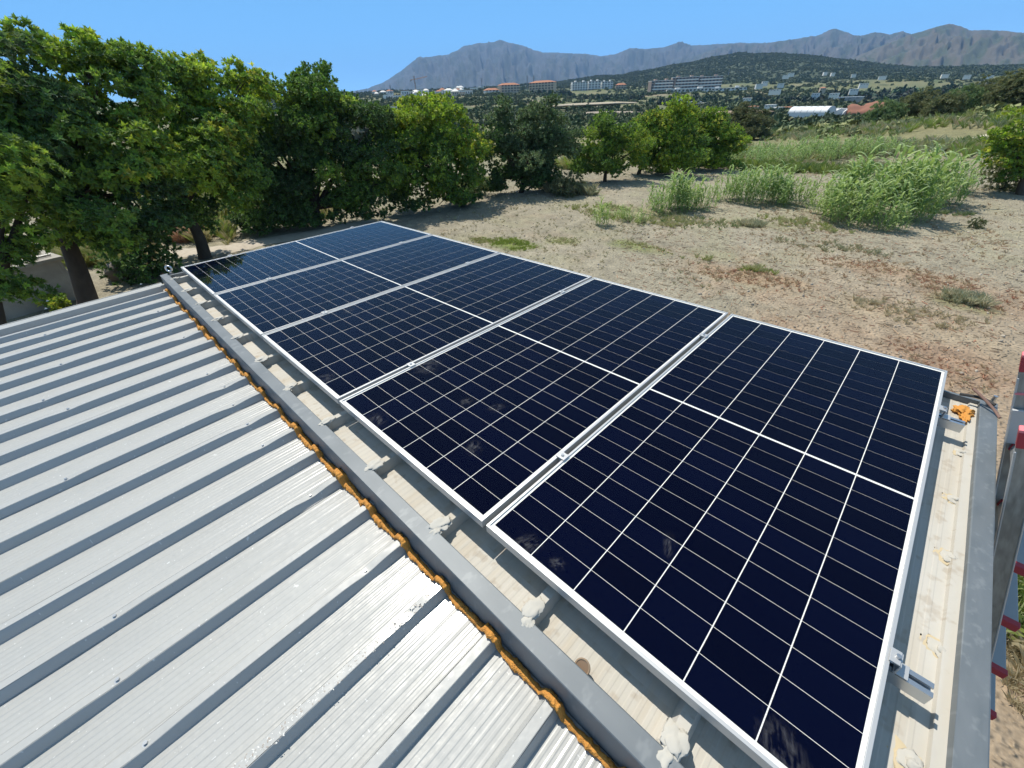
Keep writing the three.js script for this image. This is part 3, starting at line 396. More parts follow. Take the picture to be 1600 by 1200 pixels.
T('broadleaf_tree', 'bright yellow-green tree between two darker trees', { base: [728, 335], r: 19.8, seed: 5, lobes: [[690, 200, 0, 48, 'lime'], [640, 215, -0.2, 48, 'lime'], [730, 225, 0, 42, 'lime'], [670, 255, -0.5, 50, 'green'], [715, 275, -0.2, 42, 'green'], [630, 275, -0.3, 45, 'green'], [690, 310, -0.3, 34, 'green'], [640, 315, -0.4, 36, 'dark'], [725, 305, 0, 26, 'dark'], [600, 190, 0.5, 38, 'green'], [650, 175, 0.4, 26, 'lime']], trunk: 0.13, spray: 'small', leaf: 1.35, density: 24 });
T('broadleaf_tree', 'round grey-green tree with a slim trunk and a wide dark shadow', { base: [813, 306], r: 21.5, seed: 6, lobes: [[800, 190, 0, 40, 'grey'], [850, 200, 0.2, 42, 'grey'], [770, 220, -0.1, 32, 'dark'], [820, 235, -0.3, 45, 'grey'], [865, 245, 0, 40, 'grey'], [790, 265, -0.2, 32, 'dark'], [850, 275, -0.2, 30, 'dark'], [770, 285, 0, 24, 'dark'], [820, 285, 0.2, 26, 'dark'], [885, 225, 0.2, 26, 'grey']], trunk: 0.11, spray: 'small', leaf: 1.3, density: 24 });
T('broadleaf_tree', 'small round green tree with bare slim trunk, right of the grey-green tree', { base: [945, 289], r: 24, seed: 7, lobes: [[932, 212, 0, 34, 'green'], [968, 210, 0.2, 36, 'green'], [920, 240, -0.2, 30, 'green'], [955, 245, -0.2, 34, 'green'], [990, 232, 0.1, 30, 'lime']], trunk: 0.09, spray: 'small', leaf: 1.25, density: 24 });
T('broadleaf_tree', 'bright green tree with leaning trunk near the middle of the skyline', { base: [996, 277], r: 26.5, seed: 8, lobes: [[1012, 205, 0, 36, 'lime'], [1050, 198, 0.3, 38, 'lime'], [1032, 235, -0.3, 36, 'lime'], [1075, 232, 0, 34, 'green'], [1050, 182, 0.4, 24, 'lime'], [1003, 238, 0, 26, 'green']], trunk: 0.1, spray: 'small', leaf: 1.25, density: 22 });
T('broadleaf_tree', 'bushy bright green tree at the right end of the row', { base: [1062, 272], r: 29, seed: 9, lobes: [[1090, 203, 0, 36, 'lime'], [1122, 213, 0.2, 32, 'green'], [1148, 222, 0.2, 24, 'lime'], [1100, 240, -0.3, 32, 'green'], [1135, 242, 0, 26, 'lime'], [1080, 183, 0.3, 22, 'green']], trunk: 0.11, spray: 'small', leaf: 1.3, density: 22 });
T('olive_tree', 'brownish-green tree standing behind the right end of the row', { base: [1172, 232], r: 48, seed: 10, lobes: [[1160, 190, 0, 22, 'olive'], [1185, 195, 0, 22, 'olive'], [1170, 212, -0.5, 20, 'olive'], [1155, 175, 1, 14, 'olive'], [1188, 215, 0, 14, 'olive']], trunk: 0.2, spray: 'fine', leaf: 3.2, density: 8, group: 'trees beyond the yard' });
T('citrus_tree', 'small yellow-green tree with crooked trunk at the right edge', { base: [1600, 298], r: 25, seed: 12, lobes: [[1585, 205, 0, 30, 'lime'], [1605, 225, 0, 34, 'lime'], [1570, 235, -0.2, 26, 'lime'], [1640, 215, 0, 30, 'lime'], [1625, 250, 0, 26, 'green'], [1590, 262, -0.1, 20, 'green']], trunk: 0.1, spray: 'small', leaf: 1.3, density: 20, group: 'trees beyond the yard' });
// reeds
function reedStalk(seed) {
  const r = rng(seed), pos = [], H = 2.0, lean = 0.22 * (r() - 0.5);
  const quad = (a, b, c, d) => { for (const p of [a, b, c, a, c, d]) pos.push(p.x, p.y, p.z); };
  const st = (t) => new THREE.Vector3(lean * t * t * H, t * H * 0.88, 0.1 * lean * t * H);
  for (let k = 0; k < 4; k++) { const a = st(k / 4), b = st((k + 1) / 4); for (const [dx, dz] of [[0.007, 0], [0, 0.007]]) quad(new THREE.Vector3(a.x - dx, a.y, a.z - dz), new THREE.Vector3(a.x + dx, a.y, a.z + dz), new THREE.Vector3(b.x + dx, b.y, b.z + dz), new THREE.Vector3(b.x - dx, b.y, b.z - dz)); }
  for (let k = 0; k < 13; k++) { const t = 0.2 + 0.8 * (k / 13), p = st(t), a = k * 2.6 + r(), l = 0.5 + 0.32 * r(), w = 0.03 + 0.018 * r(), dx = Math.cos(a), dz = Math.sin(a); let prev = null;
    for (let j = 0; j <= 4; j++) { const s = j / 4, q = new THREE.Vector3(p.x + dx * l * s * 0.7, p.y + l * (1.05 * s - 0.8 * s * s), p.z + dz * l * s * 0.7), ww = w * (1 - s * s) * (s < 0.1 ? 0.6 : 1), L = new THREE.Vector3(q.x - dz * ww, q.y + ww * 0.3, q.z + dx * ww), R = new THREE.Vector3(q.x + dz * ww, q.y, q.z - dx * ww); if (prev) quad(prev[0], prev[1], R, L); prev = [L, R]; } }
  const g = new THREE.BufferGeometry(); g.setAttribute('position', new THREE.Float32BufferAttribute(pos, 3)); g.computeVertexNormals(); return g;
}
const stalks = [reedStalk(71), reedStalk(73)];
function reeds(label, spots, n, seed, h, tone) { // spots [px, py, radius m across, radius m deep]
  const r = rng(seed), first = groundAt(spots[0][0], spots[0][1]), g = thing('reed_clump', label, 'reeds', first, 'clumps of green reeds in the yard'), lists = [[], []];
  const tot = spots.reduce((a, s) => a + s[2] * s[3], 0);
  for (const [px, py, a, b, hh] of spots) { const c = groundAt(px, py), m = Math.round((n * a * b) / tot); for (let k = 0; k < m; k++) { const q = Math.sqrt(r()), t = r() * 6.283, x = c.x + Math.cos(t) * q * a, z = c.z + Math.sin(t) * q * b, p = new THREE.Vector3(x, land(x, z) - 0.03, z).sub(first), s = h * (hh ?? 1) * (1 - 0.3 * q * q) * (0.42 + 0.78 * r()) * 0.5, cc = mixc(mixc([0.17, 0.31, 0.075], [0.34, 0.46, 0.13], r()), [0.52, 0.60, 0.13], tone * r()); lists[k % 2].push([p, new THREE.Vector3((r() - 0.4) * 0.5, 1, (r() - 0.5) * 0.4).normalize(), r() * 6.28, s, cc]); } }
  lists.forEach((l, i) => { const m = instances('stalks', stalks[i], reedMat, l, g); m.userData.kind = 'stuff'; });
}
reeds('largest clump of tall green reeds on the bare slope', [[1370, 335, 1.5, 1.2], [1330, 350, 1.1, 0.8, 0.8], [1430, 315, 1.3, 1.2, 0.9], [1300, 335, 0.9, 0.7, 0.75], [1480, 300, 0.9, 0.6, 0.6], [1380, 360, 0.6, 0.5, 0.5]], 420, 81, 2.05, 0.35);
reeds('middle clump of green reeds left of the largest', [[1180, 316, 1.3, 0.9], [1235, 315, 0.9, 0.8, 0.8], [1130, 312, 0.7, 0.6, 0.7]], 210, 83, 1.5, 0.2);
reeds('loose clump of pale green reeds nearest the row of trees', [[1050, 328, 1.0, 0.7], [1085, 325, 0.7, 0.6, 0.9], [1020, 335, 0.5, 0.4, 0.7]], 150, 85, 1.35, 0.3);
reeds('low sparse reed tuft below the loose pale clump', [[942, 352, 0.45, 0.35], [985, 345, 0.7, 0.4, 0.55], [1095, 330, 0.4, 0.3, 0.6]], 80, 87, 1.05, 0.5);
reeds('long far band of reeds behind the bare slope', [[1215, 252, 3.2, 1.6], [1160, 258, 2.5, 1.2, 0.9], [1290, 246, 3.4, 2.0], [1340, 244, 2.6, 1.4, 0.9]], 520, 89, 1.2, 0.1);
// dry grass, weeds, stones: nobody could count them
function tuft(seed, n, h, lean) { const r = rng(seed), pos = []; for (let k = 0; k < n; k++) { const a = r() * 6.28, b = r() * 6.28, q = 0.06 * r(), x = Math.cos(b) * q, z = Math.sin(b) * q, l = h * (0.5 + 0.6 * r()), t = lean * (0.4 + r()), w = 0.006; const dx = Math.cos(a), dz = Math.sin(a); pos.push(x - dz * w, 0, z + dx * w, x + dz * w, 0, z - dx * w, x + dx * l * t * 0.5, l * 0.7, z + dz * l * t * 0.5, x + dz * w, 0, z - dx * w, x + dx * l * t * 0.5, l * 0.7, z + dz * l * t * 0.5, x + dx * l * t, l, z + dz * l * t); } const g = new THREE.BufferGeometry(); g.setAttribute('position', new THREE.Float32BufferAttribute(pos, 3)); g.computeVertexNormals(); return g; }
const tuftGeo = tuft(91, 26, 0.3, 0.7);
const inBuilding = (x, z) => x > U0 - 0.3 && x < U1 + 0.1 && -z > VL - 0.3 && -z < VR + 0.15;
{
  const r = rng(93), list = [];
  const put = (x, z, s, c) => { if (!inBuilding(x, z)) list.push([onLand(x, z, -0.01), new THREE.Vector3((r() - 0.5) * 0.3, 1, (r() - 0.5) * 0.3).normalize(), r() * 6.28, s, c]); };
  const cols = { dry: [0.46, 0.38, 0.22], straw: [0.56, 0.49, 0.31], lime: [0.30, 0.37, 0.06], green: [0.17, 0.25, 0.06], red: [0.50, 0.25, 0.15], sage: [0.34, 0.37, 0.21] };
  const field = (px, py, a, b, n, s, c1, c2) => { const c = groundAt(px, py); for (let k = 0; k < n; k++) { const q = Math.sqrt(r()) * (0.7 + 0.5 * r()), t = r() * 6.28, x = c.x + Math.cos(t) * q * a, z = c.z + Math.sin(t) * q * b; if (fbm(x * 1.4, z * 1.4, 3, 95) < 0.42) continue; put(x, z, s * (0.5 + 0.8 * r()), mixc(cols[c1], cols[c2], r())); } };
  field(800, 382, 0.9, 0.5, 420, 0.22, 'lime', 'lime'); field(752, 376, 0.5, 0.3, 120, 0.2, 'lime', 'dry'); field(1000, 386, 1.0, 0.45, 260, 0.16, 'lime', 'dry'); field(880, 377, 0.6, 0.4, 100, 0.2, 'lime', 'straw');
  field(1150, 430, 1.6, 0.6, 260, 0.2, 'red', 'dry'); field(1140, 415, 1.1, 0.3, 160, 0.4, 'lime', 'straw'); field(1400, 425, 2.0, 0.6, 260, 0.2, 'red', 'straw'); field(1570, 470, 1.6, 0.9, 200, 0.2, 'red', 'dry'); field(1480, 575, 1.1, 0.8, 160, 0.16, 'red', 'straw'); field(1505, 470, 0.32, 0.25, 90, 0.6, 'sage', 'straw'); field(1425, 490, 1.2, 0.6, 120, 0.3, 'dry', 'straw');
  field(980, 335, 2.6, 1.0, 420, 0.4, 'lime', 'straw'); field(1060, 345, 2.2, 0.8, 200, 0.4, 'green', 'straw'); field(1170, 352, 0.5, 0.3, 60, 0.6, 'sage', 'straw'); field(1250, 350, 1.4, 0.6, 110, 0.4, 'lime', 'straw'); field(1290, 385, 1.6, 0.5, 160, 0.3, 'dry', 'sage');
  field(740, 295, 1.3, 0.9, 420, 1.5, 'lime', 'straw'); field(890, 300, 1.4, 0.8, 300, 1.2, 'sage', 'dry'); field(920, 262, 2.2, 1.2, 420, 1.9, 'lime', 'straw'); field(860, 290, 2, 0.7, 180, 1.0, 'dry', 'straw'); field(1180, 262, 6, 1.6, 500, 1.2, 'lime', 'green'); field(1440, 232, 5, 2, 420, 1.0, 'lime', 'sage'); field(1310, 262, 5, 1.2, 260, 0.8, 'sage', 'dry');
  field(350, 330, 2.6, 2.2, 900, 2.6, 'lime', 'straw'); field(330, 370, 1.6, 0.6, 200, 1.4, 'dry', 'lime'); field(160, 400, 2.2, 1.0, 500, 1.6, 'lime', 'dry'); field(460, 330, 2.4, 1.4, 500, 2.0, 'straw', 'lime'); field(290, 375, 0.4, 0.4, 90, 1.5, 'dry', 'red'); field(210, 395, 2.0, 0.6, 220, 1.2, 'dry', 'straw');
  field(1590, 930, 0.7, 0.5, 420, 0.8, 'green', 'lime'); field(1590, 1010, 0.7, 0.5, 260, 0.5, 'dry', 'straw'); field(1560, 1120, 0.9, 0.6, 200, 0.3, 'dry', 'straw'); field(1450, 330, 1.2, 0.3, 80, 0.4, 'sage', 'green');
  for (let k = 0; k < 4200; k++) { const a = lerp(56, 99, r()), rr = lerp(33, 72, r()), [x, z] = polar(rr, a); if (fbm(x * 0.2, z * 0.2, 3, 96) < 0.4) continue; put(x, z, 0.8 + 1.5 * r() * r(), mixc(r() < 0.5 ? cols.sage : cols.lime, r() < 0.5 ? cols.green : cols.dry, r())); }
  for (let k = 0; k < 8000; k++) { const a = lerp(36, 96, r()), rr = lerp(6, 36, Math.pow(r(), 0.8)), [x, z] = polar(rr, a); if (fbm(x * 0.5, z * 0.5, 3, 97) < 0.5) continue; put(x, z, 0.12 + 0.25 * r() * r(), mixc(mixc(cols.dry, cols.straw, r()), a > 74 ? cols.red : cols.sage, r() * 0.5)); }
  tag(instances('dry_grass', tuftGeo, phys({ color: 0xffffff, roughness: 0.95, transmission: 0.4, thickness: 0 }), list), 'dry and green grass tufts scattered over the bare slope', 'grass', null, 'stuff');
  const st = []; for (let k = 0; k < 7000; k++) { const a = lerp(34, 100, r()), rr = lerp(5, 30, Math.pow(r(), 0.75)), [x, z] = polar(rr, a); if (inBuilding(x, z)) continue; const s = 0.006 + 0.028 * Math.pow(r(), 6), k1 = 0.28 + 0.26 * r(); st.push([onLand(x, z, s * 0.2), sphere(r), r() * 6, new THREE.Vector3(s, s * 0.7, s * 1.2), [k1, k1 * 0.86, k1 * 0.68]]); }
  tag(instances('gravel', lump(99, 1, 1, 1, 0.35, 1), std({ color: 0xffffff, roughness: 0.95 }), st), 'loose pale stones strewn over the bare earth', 'stones', null, 'stuff');
  const twig = []; for (let k = 0; k < 4200; k++) { const a = lerp(60, 100, r()), rr = lerp(4.5, 19, Math.pow(r(), 0.8)), [x, z] = polar(rr, a); if (inBuilding(x, z)) continue; const l = 0.05 + 0.16 * r() * r(), k1 = r(); twig.push([onLand(x, z, 0.012), new THREE.Vector3(Math.cos(k * 1.7), 0.1 * (r() - 0.3), Math.sin(k * 1.7)).normalize(), 0, new THREE.Vector3(0.006 + 0.006 * r(), l, 0.006), mixc([0.40, 0.31, 0.2], k1 < 0.4 ? [0.13, 0.085, 0.055] : [0.34, 0.15, 0.09], r())]); }
  tag(instances('twig_litter', box(1, 1, 1), std({ color: 0xffffff, roughness: 0.9 }), twig), 'fallen twigs and dry stems littering the slope beside the ladder', 'twigs', null, 'stuff');
}
{ // small single plants and bushes of the yard
  const bush = (label, px, py, R, pal, n, seed, spray = 'fine', leaf = 1.2, flat = 0.7) => { const r = rng(seed), p = groundAt(px, py), g = thing('bush', label, 'bush', p, 'bushes round the yard'), l = []; for (let k = 0; k < n; k++) { const d = sphere(r), q = Math.pow(r(), 0.4) * (0.75 + 0.5 * fbm(d.x * 2 + seed, d.z * 2 + d.y, 3, seed)); const c = palettes[pal][Math.floor(r() * 4)]; l.push([new THREE.Vector3(d.x * q * R, Math.max(0.02, R * flat * 0.75 + d.y * q * R * flat), d.z * q * R), d.clone().add(new THREE.Vector3(0, 0.8, 0)).normalize(), r() * 6, leaf * (0.7 + 0.6 * r()), c]); } const st = []; for (let k = 0; k < 6; k++) { const d = sphere(r); st.push(limb([new THREE.Vector3(0, -0.05, 0), new THREE.Vector3(d.x * R * 0.5, R * flat * (0.7 + 0.4 * r()), d.z * R * 0.5)], [0.02 * R + 0.004, 0.004], 5)); } mesh('stem', merge(st), bark, g); instances('foliage', sprays[spray], leafMat, l, g).userData.kind = 'stuff'; };
  bush('low grey-green bush under the small tree at the right edge', 1565, 296, 0.9, 'olive', 420, 61); bush('dark leafy bush beside the concrete tank behind the roof', 55, 470, 0.75, 'dark', 420, 62, 'broad', 0.8);
  bush('dark shaded shrub under the trees by the far roof corner', 235, 432, 1.0, 'dark', 420, 63, 'small', 1.1); bush('small green weed in the shade below the white roof edge', 92, 482, 0.3, 'lime', 90, 64, 'small', 0.8); bush('grey-green shrub in front of the round grey-green tree', 885, 305, 0.8, 'olive', 260, 65, 'fine', 1.4);
  bush('pale shrub left of the round grey-green tree', 742, 305, 0.8, 'grey', 260, 66, 'fine', 1.4); bush('dark bush under the trees at the right end of the row', 1110, 258, 1.2, 'dark', 400, 67, 'small', 1.4); bush('round dark bush under the bright leaning tree', 1030, 268, 1.0, 'dark', 300, 68, 'small', 1.4);
  bush('reddish weed on the stony slope', 1523, 356, 0.25, 'olive', 60, 69, 'fine', 0.8);
  const hill = (label, px, py, r0, R, pal, n, seed) => { const r = rng(seed), p = at(px, py, r0); p.y = land(p.x, p.z); const g = thing('bush', label, 'bush', p, 'bushes on the hill'), l = []; for (let k = 0; k < n; k++) { const d = sphere(r), q = Math.pow(r(), 0.35) * (0.7 + 0.6 * fbm(d.x * 2 + seed, d.z * 2 + d.y, 3, seed)); l.push([new THREE.Vector3(d.x * q * R, Math.max(0.05, R * 0.55 + d.y * q * R * 0.8), d.z * q * R), d.clone().add(new THREE.Vector3(0, 0.8, 0)).normalize(), r() * 6, 3 * (0.7 + 0.6 * r()), palettes[pal][Math.floor(r() * 4)]]); } mesh('stem', limb([new THREE.Vector3(0, -0.2, 0), new THREE.Vector3(0.1, R * 0.7, 0.1)], [0.1, 0.03], 6), bark, g); instances('foliage', sprays.fine, leafMat, l, g).userData.kind = 'stuff'; };
  hill('tall dark shrub on the hill at the right edge', 1592, 172, 54, 1.8, 'olive', 900, 71); hill('rounded olive shrub left of the tall hill shrub', 1568, 190, 55, 2.0, 'olive', 700, 72); hill('low olive shrub on the shoulder of the hill', 1530, 190, 62, 2.0, 'olive', 600, 73); hill('pale shrub with dry twigs on the hill shoulder', 1490, 195, 60, 1.6, 'grey', 420, 74); hill('broad olive shrub behind the far reeds', 1420, 205, 58, 1.8, 'olive', 520, 75); hill('greyish shrub behind the far reeds', 1370, 212, 56, 1.5, 'grey', 420, 76); hill('olive shrub where the far reeds end', 1455, 212, 52, 1.3, 'olive', 360, 77);
}
// things in the shade behind the roof
{
  const conc = std({ map: texture(256, (x, y) => mixc([0.42, 0.39, 0.34], [0.28, 0.26, 0.23], fbm(x * 7, y * 7, 5, 811))), roughness: 0.95 });
  const p = groundAt(50, 470), g = thing('concrete_tank', 'low concrete tank with flat lid and pipes in the tree shade', 'tank', p); g.rotation.y = 0.25;
  for (const [w, d, x, z] of [[1.9, 0.12, 0, 0.7], [1.9, 0.12, 0, -0.7], [0.12, 1.28, 0.89, 0], [0.12, 1.28, -0.89, 0]]) mesh('wall', box(w, 1.0, d, x, 0.45, z), conc, g);
  mesh('lid', rbox(2.05, 0.08, 1.65, 0.01, 0, 0.993, 0), conc, g); for (const x of [-0.5, 0.1, 0.75]) mesh('pipe', limb([new THREE.Vector3(x, 1.07, -0.7), new THREE.Vector3(x + 0.04, 1.07, 0.78), new THREE.Vector3(x + 0.05, 0.4, 0.86)], [0.025, 0.025, 0.025], 8), M.aluDull, g);
  const q = groundAt(190, 434); const b = mesh('boulder', lump(821, 0.42, 0.3, 0.32, 0.3, 3, 1.2), std({ map: texture(128, (x, y) => mixc([0.12, 0.105, 0.09], [0.2, 0.175, 0.15], fbm(x * 8, y * 8, 4, 823))), roughness: 0.95 })); b.position.copy(q); b.position.y += 0.16; tag(b, 'dark rounded boulder in the shade beside the path', 'boulder');
  // pale concrete track behind the trees
  const path = []; for (const [px, py] of [[100, 408], [230, 400], [330, 392], [420, 376], [520, 360], [590, 347]]) path.push(groundAt(px, py)); const c = new THREE.CatmullRomCurve3(path), pos = [], idx = [], uv = [];
  for (let i = 0; i <= 80; i++) { const a = c.getPoint(i / 80), t = c.getTangent(i / 80), w = 0.55 + 0.2 * (fbm(i * 0.2, 1, 2, 3) - 0.5); for (const s of [-1, -0.33, 0.33, 1]) { const x = a.x - t.z * s * w, z = a.z + t.x * s * w; pos.push(x, land(x, z) + 0.035 - 0.03 * Math.abs(s), z); uv.push(s * w, i * 0.2); } if (i) for (let k = 0; k < 3; k++) { const o = (i - 1) * 4 + k; idx.push(o, o + 1, o + 4, o + 1, o + 5, o + 4); } }
  const geo = new THREE.BufferGeometry(); geo.setAttribute('position', new THREE.Float32BufferAttribute(pos, 3)); geo.setAttribute('uv', new THREE.Float32BufferAttribute(uv, 2)); geo.setIndex(idx); geo.computeVertexNormals(); structure(mesh('path', geo, std({ map: texture(256, (x, y) => mixc([0.52, 0.46, 0.38], [0.38, 0.33, 0.26], fbm(x * 6, y * 6, 5, 831, 6))), roughness: 1 })));
  const hp = []; for (const [px, py] of [[1470, 236], [1500, 228], [1530, 219], [1560, 212]]) hp.push(groundAt(px, py)); const hc = new THREE.CatmullRomCurve3(hp), tp = [], ti = [];
  for (let i = 0; i <= 30; i++) { const a = hc.getPoint(i / 30), t = hc.getTangent(i / 30); for (const s of [-1, 1]) { const x = a.x - t.z * s * 0.5, z = a.z + t.x * s * 0.5; tp.push(x, land(x, z) + 0.05, z); } if (i) { const o = (i - 1) * 2; ti.push(o, o + 1, o + 2, o + 1, o + 3, o + 2); } }
  const tg = new THREE.BufferGeometry(); tg.setAttribute('position', new THREE.Float32BufferAttribute(tp, 3)); tg.setIndex(ti); tg.computeVertexNormals(); structure(mesh('path', tg, std({ color: [0.55, 0.48, 0.37], roughness: 1 })));
}
// ---------------------------------------------------------------- the valley: woods, buildings, crane, pylons
{
  const r = rng(1001), pos = []; const clump = (seed) => { const q = rng(seed), p = []; for (let k = 0; k < 70; k++) { const d = sphere(q), s = 0.16 + 0.14 * q(), c = d.clone().multiplyScalar(0.55 + 0.45 * q()); c.y = Math.abs(c.y) * 1.05; const a = sphere(q), b = new THREE.Vector3().crossVectors(a, sphere(q)).normalize(); for (const [i, j] of [[-1, -1], [1, -1], [0, 1.2]]) p.push(c.x + (a.x * i + b.x * j) * s, c.y + (a.y * i + b.y * j) * s, c.z + (a.z * i + b.z * j) * s); } const g = new THREE.BufferGeometry(); g.setAttribute('position', new THREE.Float32BufferAttribute(p, 3)); g.computeVertexNormals(); return g; };
  const geos = [clump(5), clump(6), clump(7)], lists = [[], [], []];
  const add = (x, z, w, h, c) => lists[Math.floor(r() * 3)].push([onLand(x, z, -0.15 * h), _up.clone(), r() * 6.28, new THREE.Vector3(w, h, w), c]);
  for (let k = 0; k < 34000; k++) {
    const a = lerp(16, 100, r()), rr = 62 * Math.pow(1750 / 62, Math.pow(r(), 0.62)), [x, z] = polar(rr, a), g = fbm(x * 0.012, z * 0.012, 3, 1003), f = fbm(x * 0.05, z * 0.05, 3, 1005);
    const dens = rr > 1050 ? 0.9 : smooth(0.42, 0.6, g * 0.65 + f * 0.35); if (r() > dens + 0.06) continue;
    const big = rr < 120 ? 1.0 : rr < 300 ? 1.5 : rr < 900 ? 2.6 : 3.2, s = big * (0.6 + 0.9 * r() * r()), t = r(), warm = fbm(x * 0.03 + 9, z * 0.03, 2, 1007);
    let c = mixc([0.065, 0.105, 0.042], [0.125, 0.15, 0.062], t); if (warm > 0.55) c = mixc(c, [0.13, 0.12, 0.06], 0.6 * r()); if (t > 0.93) c = [0.10, 0.13, 0.045]; if (rr > 900) c = mixc(c, [0.08, 0.11, 0.055], 0.6);
    add(x, z, s * (0.8 + 0.5 * r()), s * (0.8 + 0.7 * r()), c);
  }
  for (let k = 0; k < 900; k++) { const a = lerp(66, 99, r()), rr = lerp(44, 100, Math.pow(r(), 0.8)), [x, z] = polar(rr, a); if (fbm(x * 0.12, z * 0.12, 3, 1011) < 0.44 - 0.1 * smooth(45, 70, rr)) continue; const s = 0.25 + 0.65 * r() * r() * smooth(36, 55, rr) + 0.1; add(x, z, s * 1.3, s, mixc([0.14, 0.18, 0.06], [0.26, 0.27, 0.11], r())); }
  for (let k = 0; k < 16000; k++) { const a = lerp(44, 96, r()), rr = lerp(950, 1720, Math.sqrt(r())), [x, z] = polar(rr, a), s = 1.8 + 1.8 * r() * r(), j = 0.8 + 0.5 * r(); add(x, z, s * 1.2, s, [0.082 * j, 0.115 * j, 0.06 * j]); }
  // nearer hedges and groves that stand out
  const grove = (px, py, rr, a, n, s, c) => { const p = at(px, py, rr); for (let k = 0; k < n; k++) { const t = r() * 6.28, q = Math.sqrt(r()); const x = p.x + Math.cos(t) * q * a, z = p.z + Math.sin(t) * q * a; add(x, z, s * (0.7 + 0.5 * r()), s * (0.8 + 0.6 * r()), [c[0] * (1.0 + 0.8 * r()), c[1] * (1.0 + 0.8 * r()), c[2] * (1.0 + 0.7 * r())]); } };
  grove(1330, 200, 150, 16, 160, 1.5, [0.085, 0.095, 0.05]); grove(1250, 205, 140, 14, 140, 1.4, [0.09, 0.10, 0.05]); grove(1420, 190, 190, 12, 60, 1.4, [0.05, 0.06, 0.045]); grove(1200, 205, 130, 10, 60, 1.5, [0.07, 0.085, 0.04]); grove(560, 165, 90, 14, 120, 2.6, [0.05, 0.07, 0.04]); grove(620, 170, 120, 18, 120, 2.2, [0.05, 0.075, 0.04]); grove(830, 172, 160, 16, 90, 2.0, [0.05, 0.08, 0.04]);
  grove(1215, 160, 480, 30, 50, 5.5, [0.025, 0.042, 0.025]); grove(1260, 160, 480, 24, 40, 5.0, [0.026, 0.042, 0.026]); grove(1080, 158, 480, 40, 60, 4.0, [0.035, 0.055, 0.03]); grove(1450, 150, 600, 90, 180, 6, [0.035, 0.055, 0.03]); grove(860, 148, 700, 30, 30, 6, [0.025, 0.045, 0.025]); grove(950, 152, 600, 40, 60, 4, [0.04, 0.06, 0.03]);
  lists.forEach((l, i) => tag(instances('valley_wood', geos[i], bushMat, l), 'scattered woods and scrub covering the valley and the far hill', 'woods', 'woods of the valley', 'stuff'));
}
const far = { white: std({ color: [0.78, 0.75, 0.69], roughness: 0.9 }), cream: std({ color: [0.58, 0.47, 0.34], roughness: 0.9 }), tile: std({ color: [0.42, 0.18, 0.095], roughness: 0.9 }), grey: std({ color: [0.36, 0.355, 0.35], roughness: 0.9 }), pane: phys({ color: [0.05, 0.06, 0.07], roughness: 0.15 }), tan: std({ color: [0.34, 0.25, 0.2], roughness: 0.9 }), plastic: std({ color: [0.72, 0.73, 0.72], roughness: 0.6 }), mast: std({ color: [0.33, 0.2, 0.12], roughness: 0.7 }), pylon: std({ color: [0.22, 0.23, 0.25], roughness: 0.6 }) };
function place(px, r, dy = 0) { const d = at(px, 150, r); return new THREE.Vector3(d.x, land(d.x, d.z) + dy, d.z); }
const face = (p) => Math.atan2(CAM.x - p.x, CAM.z - p.z);
function block(label, px, py, r, w, h, d, floors, wallM, roofM, group, turn = 0, stepped = false) { // apartment block with slabs and recessed window bands
  const p = at(px, py, r); p.y = Math.max(land(p.x, p.z), p.y - h * 0.5) ; p.y = at(px, py, r).y - h / 2; const g = thing('apartment_block', label, 'building', p, group); g.rotation.y = face(p) + turn; const fh = h / floors;
  mesh('wall', box(w - 1.2, h + 8, d - 2.4, 0, h / 2 - 4.1, -0.4), wallM, g);
  for (let k = 0; k < floors; k++) { const inset = stepped ? (k / floors) * w * 0.16 : 0, x = stepped ? inset * 0.6 : 0; mesh('balcony', box(w - inset * 1.6, fh * 0.42, d, x, k * fh + fh * 0.21, 0), wallM === far.tan ? far.white : wallM, g); const nb = Math.max(3, Math.round(w / 5)); for (let i = 0; i < nb; i++) mesh('window', box((w / nb) * 0.5, fh * 0.5, 0.2, -w / 2 + (i + 0.5) * (w / nb), k * fh + fh * 0.72, d / 2 - 1.52), far.pane, g); }
  const rf = roofM === far.tile ? new THREE.CylinderGeometry(w * 0.36, w * 0.72, 2.6, 4, 1).rotateY(Math.PI / 4).scale(1, 1, d / w).translate(0, h + 1.3, 0) : box(w * 0.96, 0.5, d * 0.98, 0, h + 0.3, 0); mesh('roof', rf, roofM, g);
  for (let i = 0; i < 2; i++) mesh('stair_tower', box(w * 0.1, 2.6, d * 0.4, (i - 0.5) * w * 0.5, h + 1.2, -0.5), wallM, g);
}
block('cream apartment block with orange roof, left of the dark round tree', 795, 141, 780, 32, 13, 14, 4, far.cream, far.tile, 'orange-roofed blocks', 0.5); block('long cream apartment block with orange roof, right of the dark round tree', 848, 137, 800, 42, 13, 14, 4, far.cream, far.tile, 'orange-roofed blocks', -0.4); block('low white block with terraces, leftmost of the orange-roofed group', 768, 146, 760, 22, 8, 12, 3, far.white, far.tile, 'orange-roofed blocks', 0.3);
block('white apartment row, left end of the pale blocks', 905, 136, 880, 28, 13, 12, 4, far.white, far.white, 'white apartment row', 0.3); block('white apartment row, middle of the pale blocks', 928, 135, 890, 22, 14, 12, 4, far.white, far.white, 'white apartment row', 0.25); block('white apartment row, right end of the pale blocks', 948, 135, 900, 20, 13, 12, 4, far.white, far.white, 'white apartment row', 0.2); block('small low cream house right of the white apartment row', 970, 136, 900, 18, 6, 10, 2, far.cream, far.tile, null, 0.1);
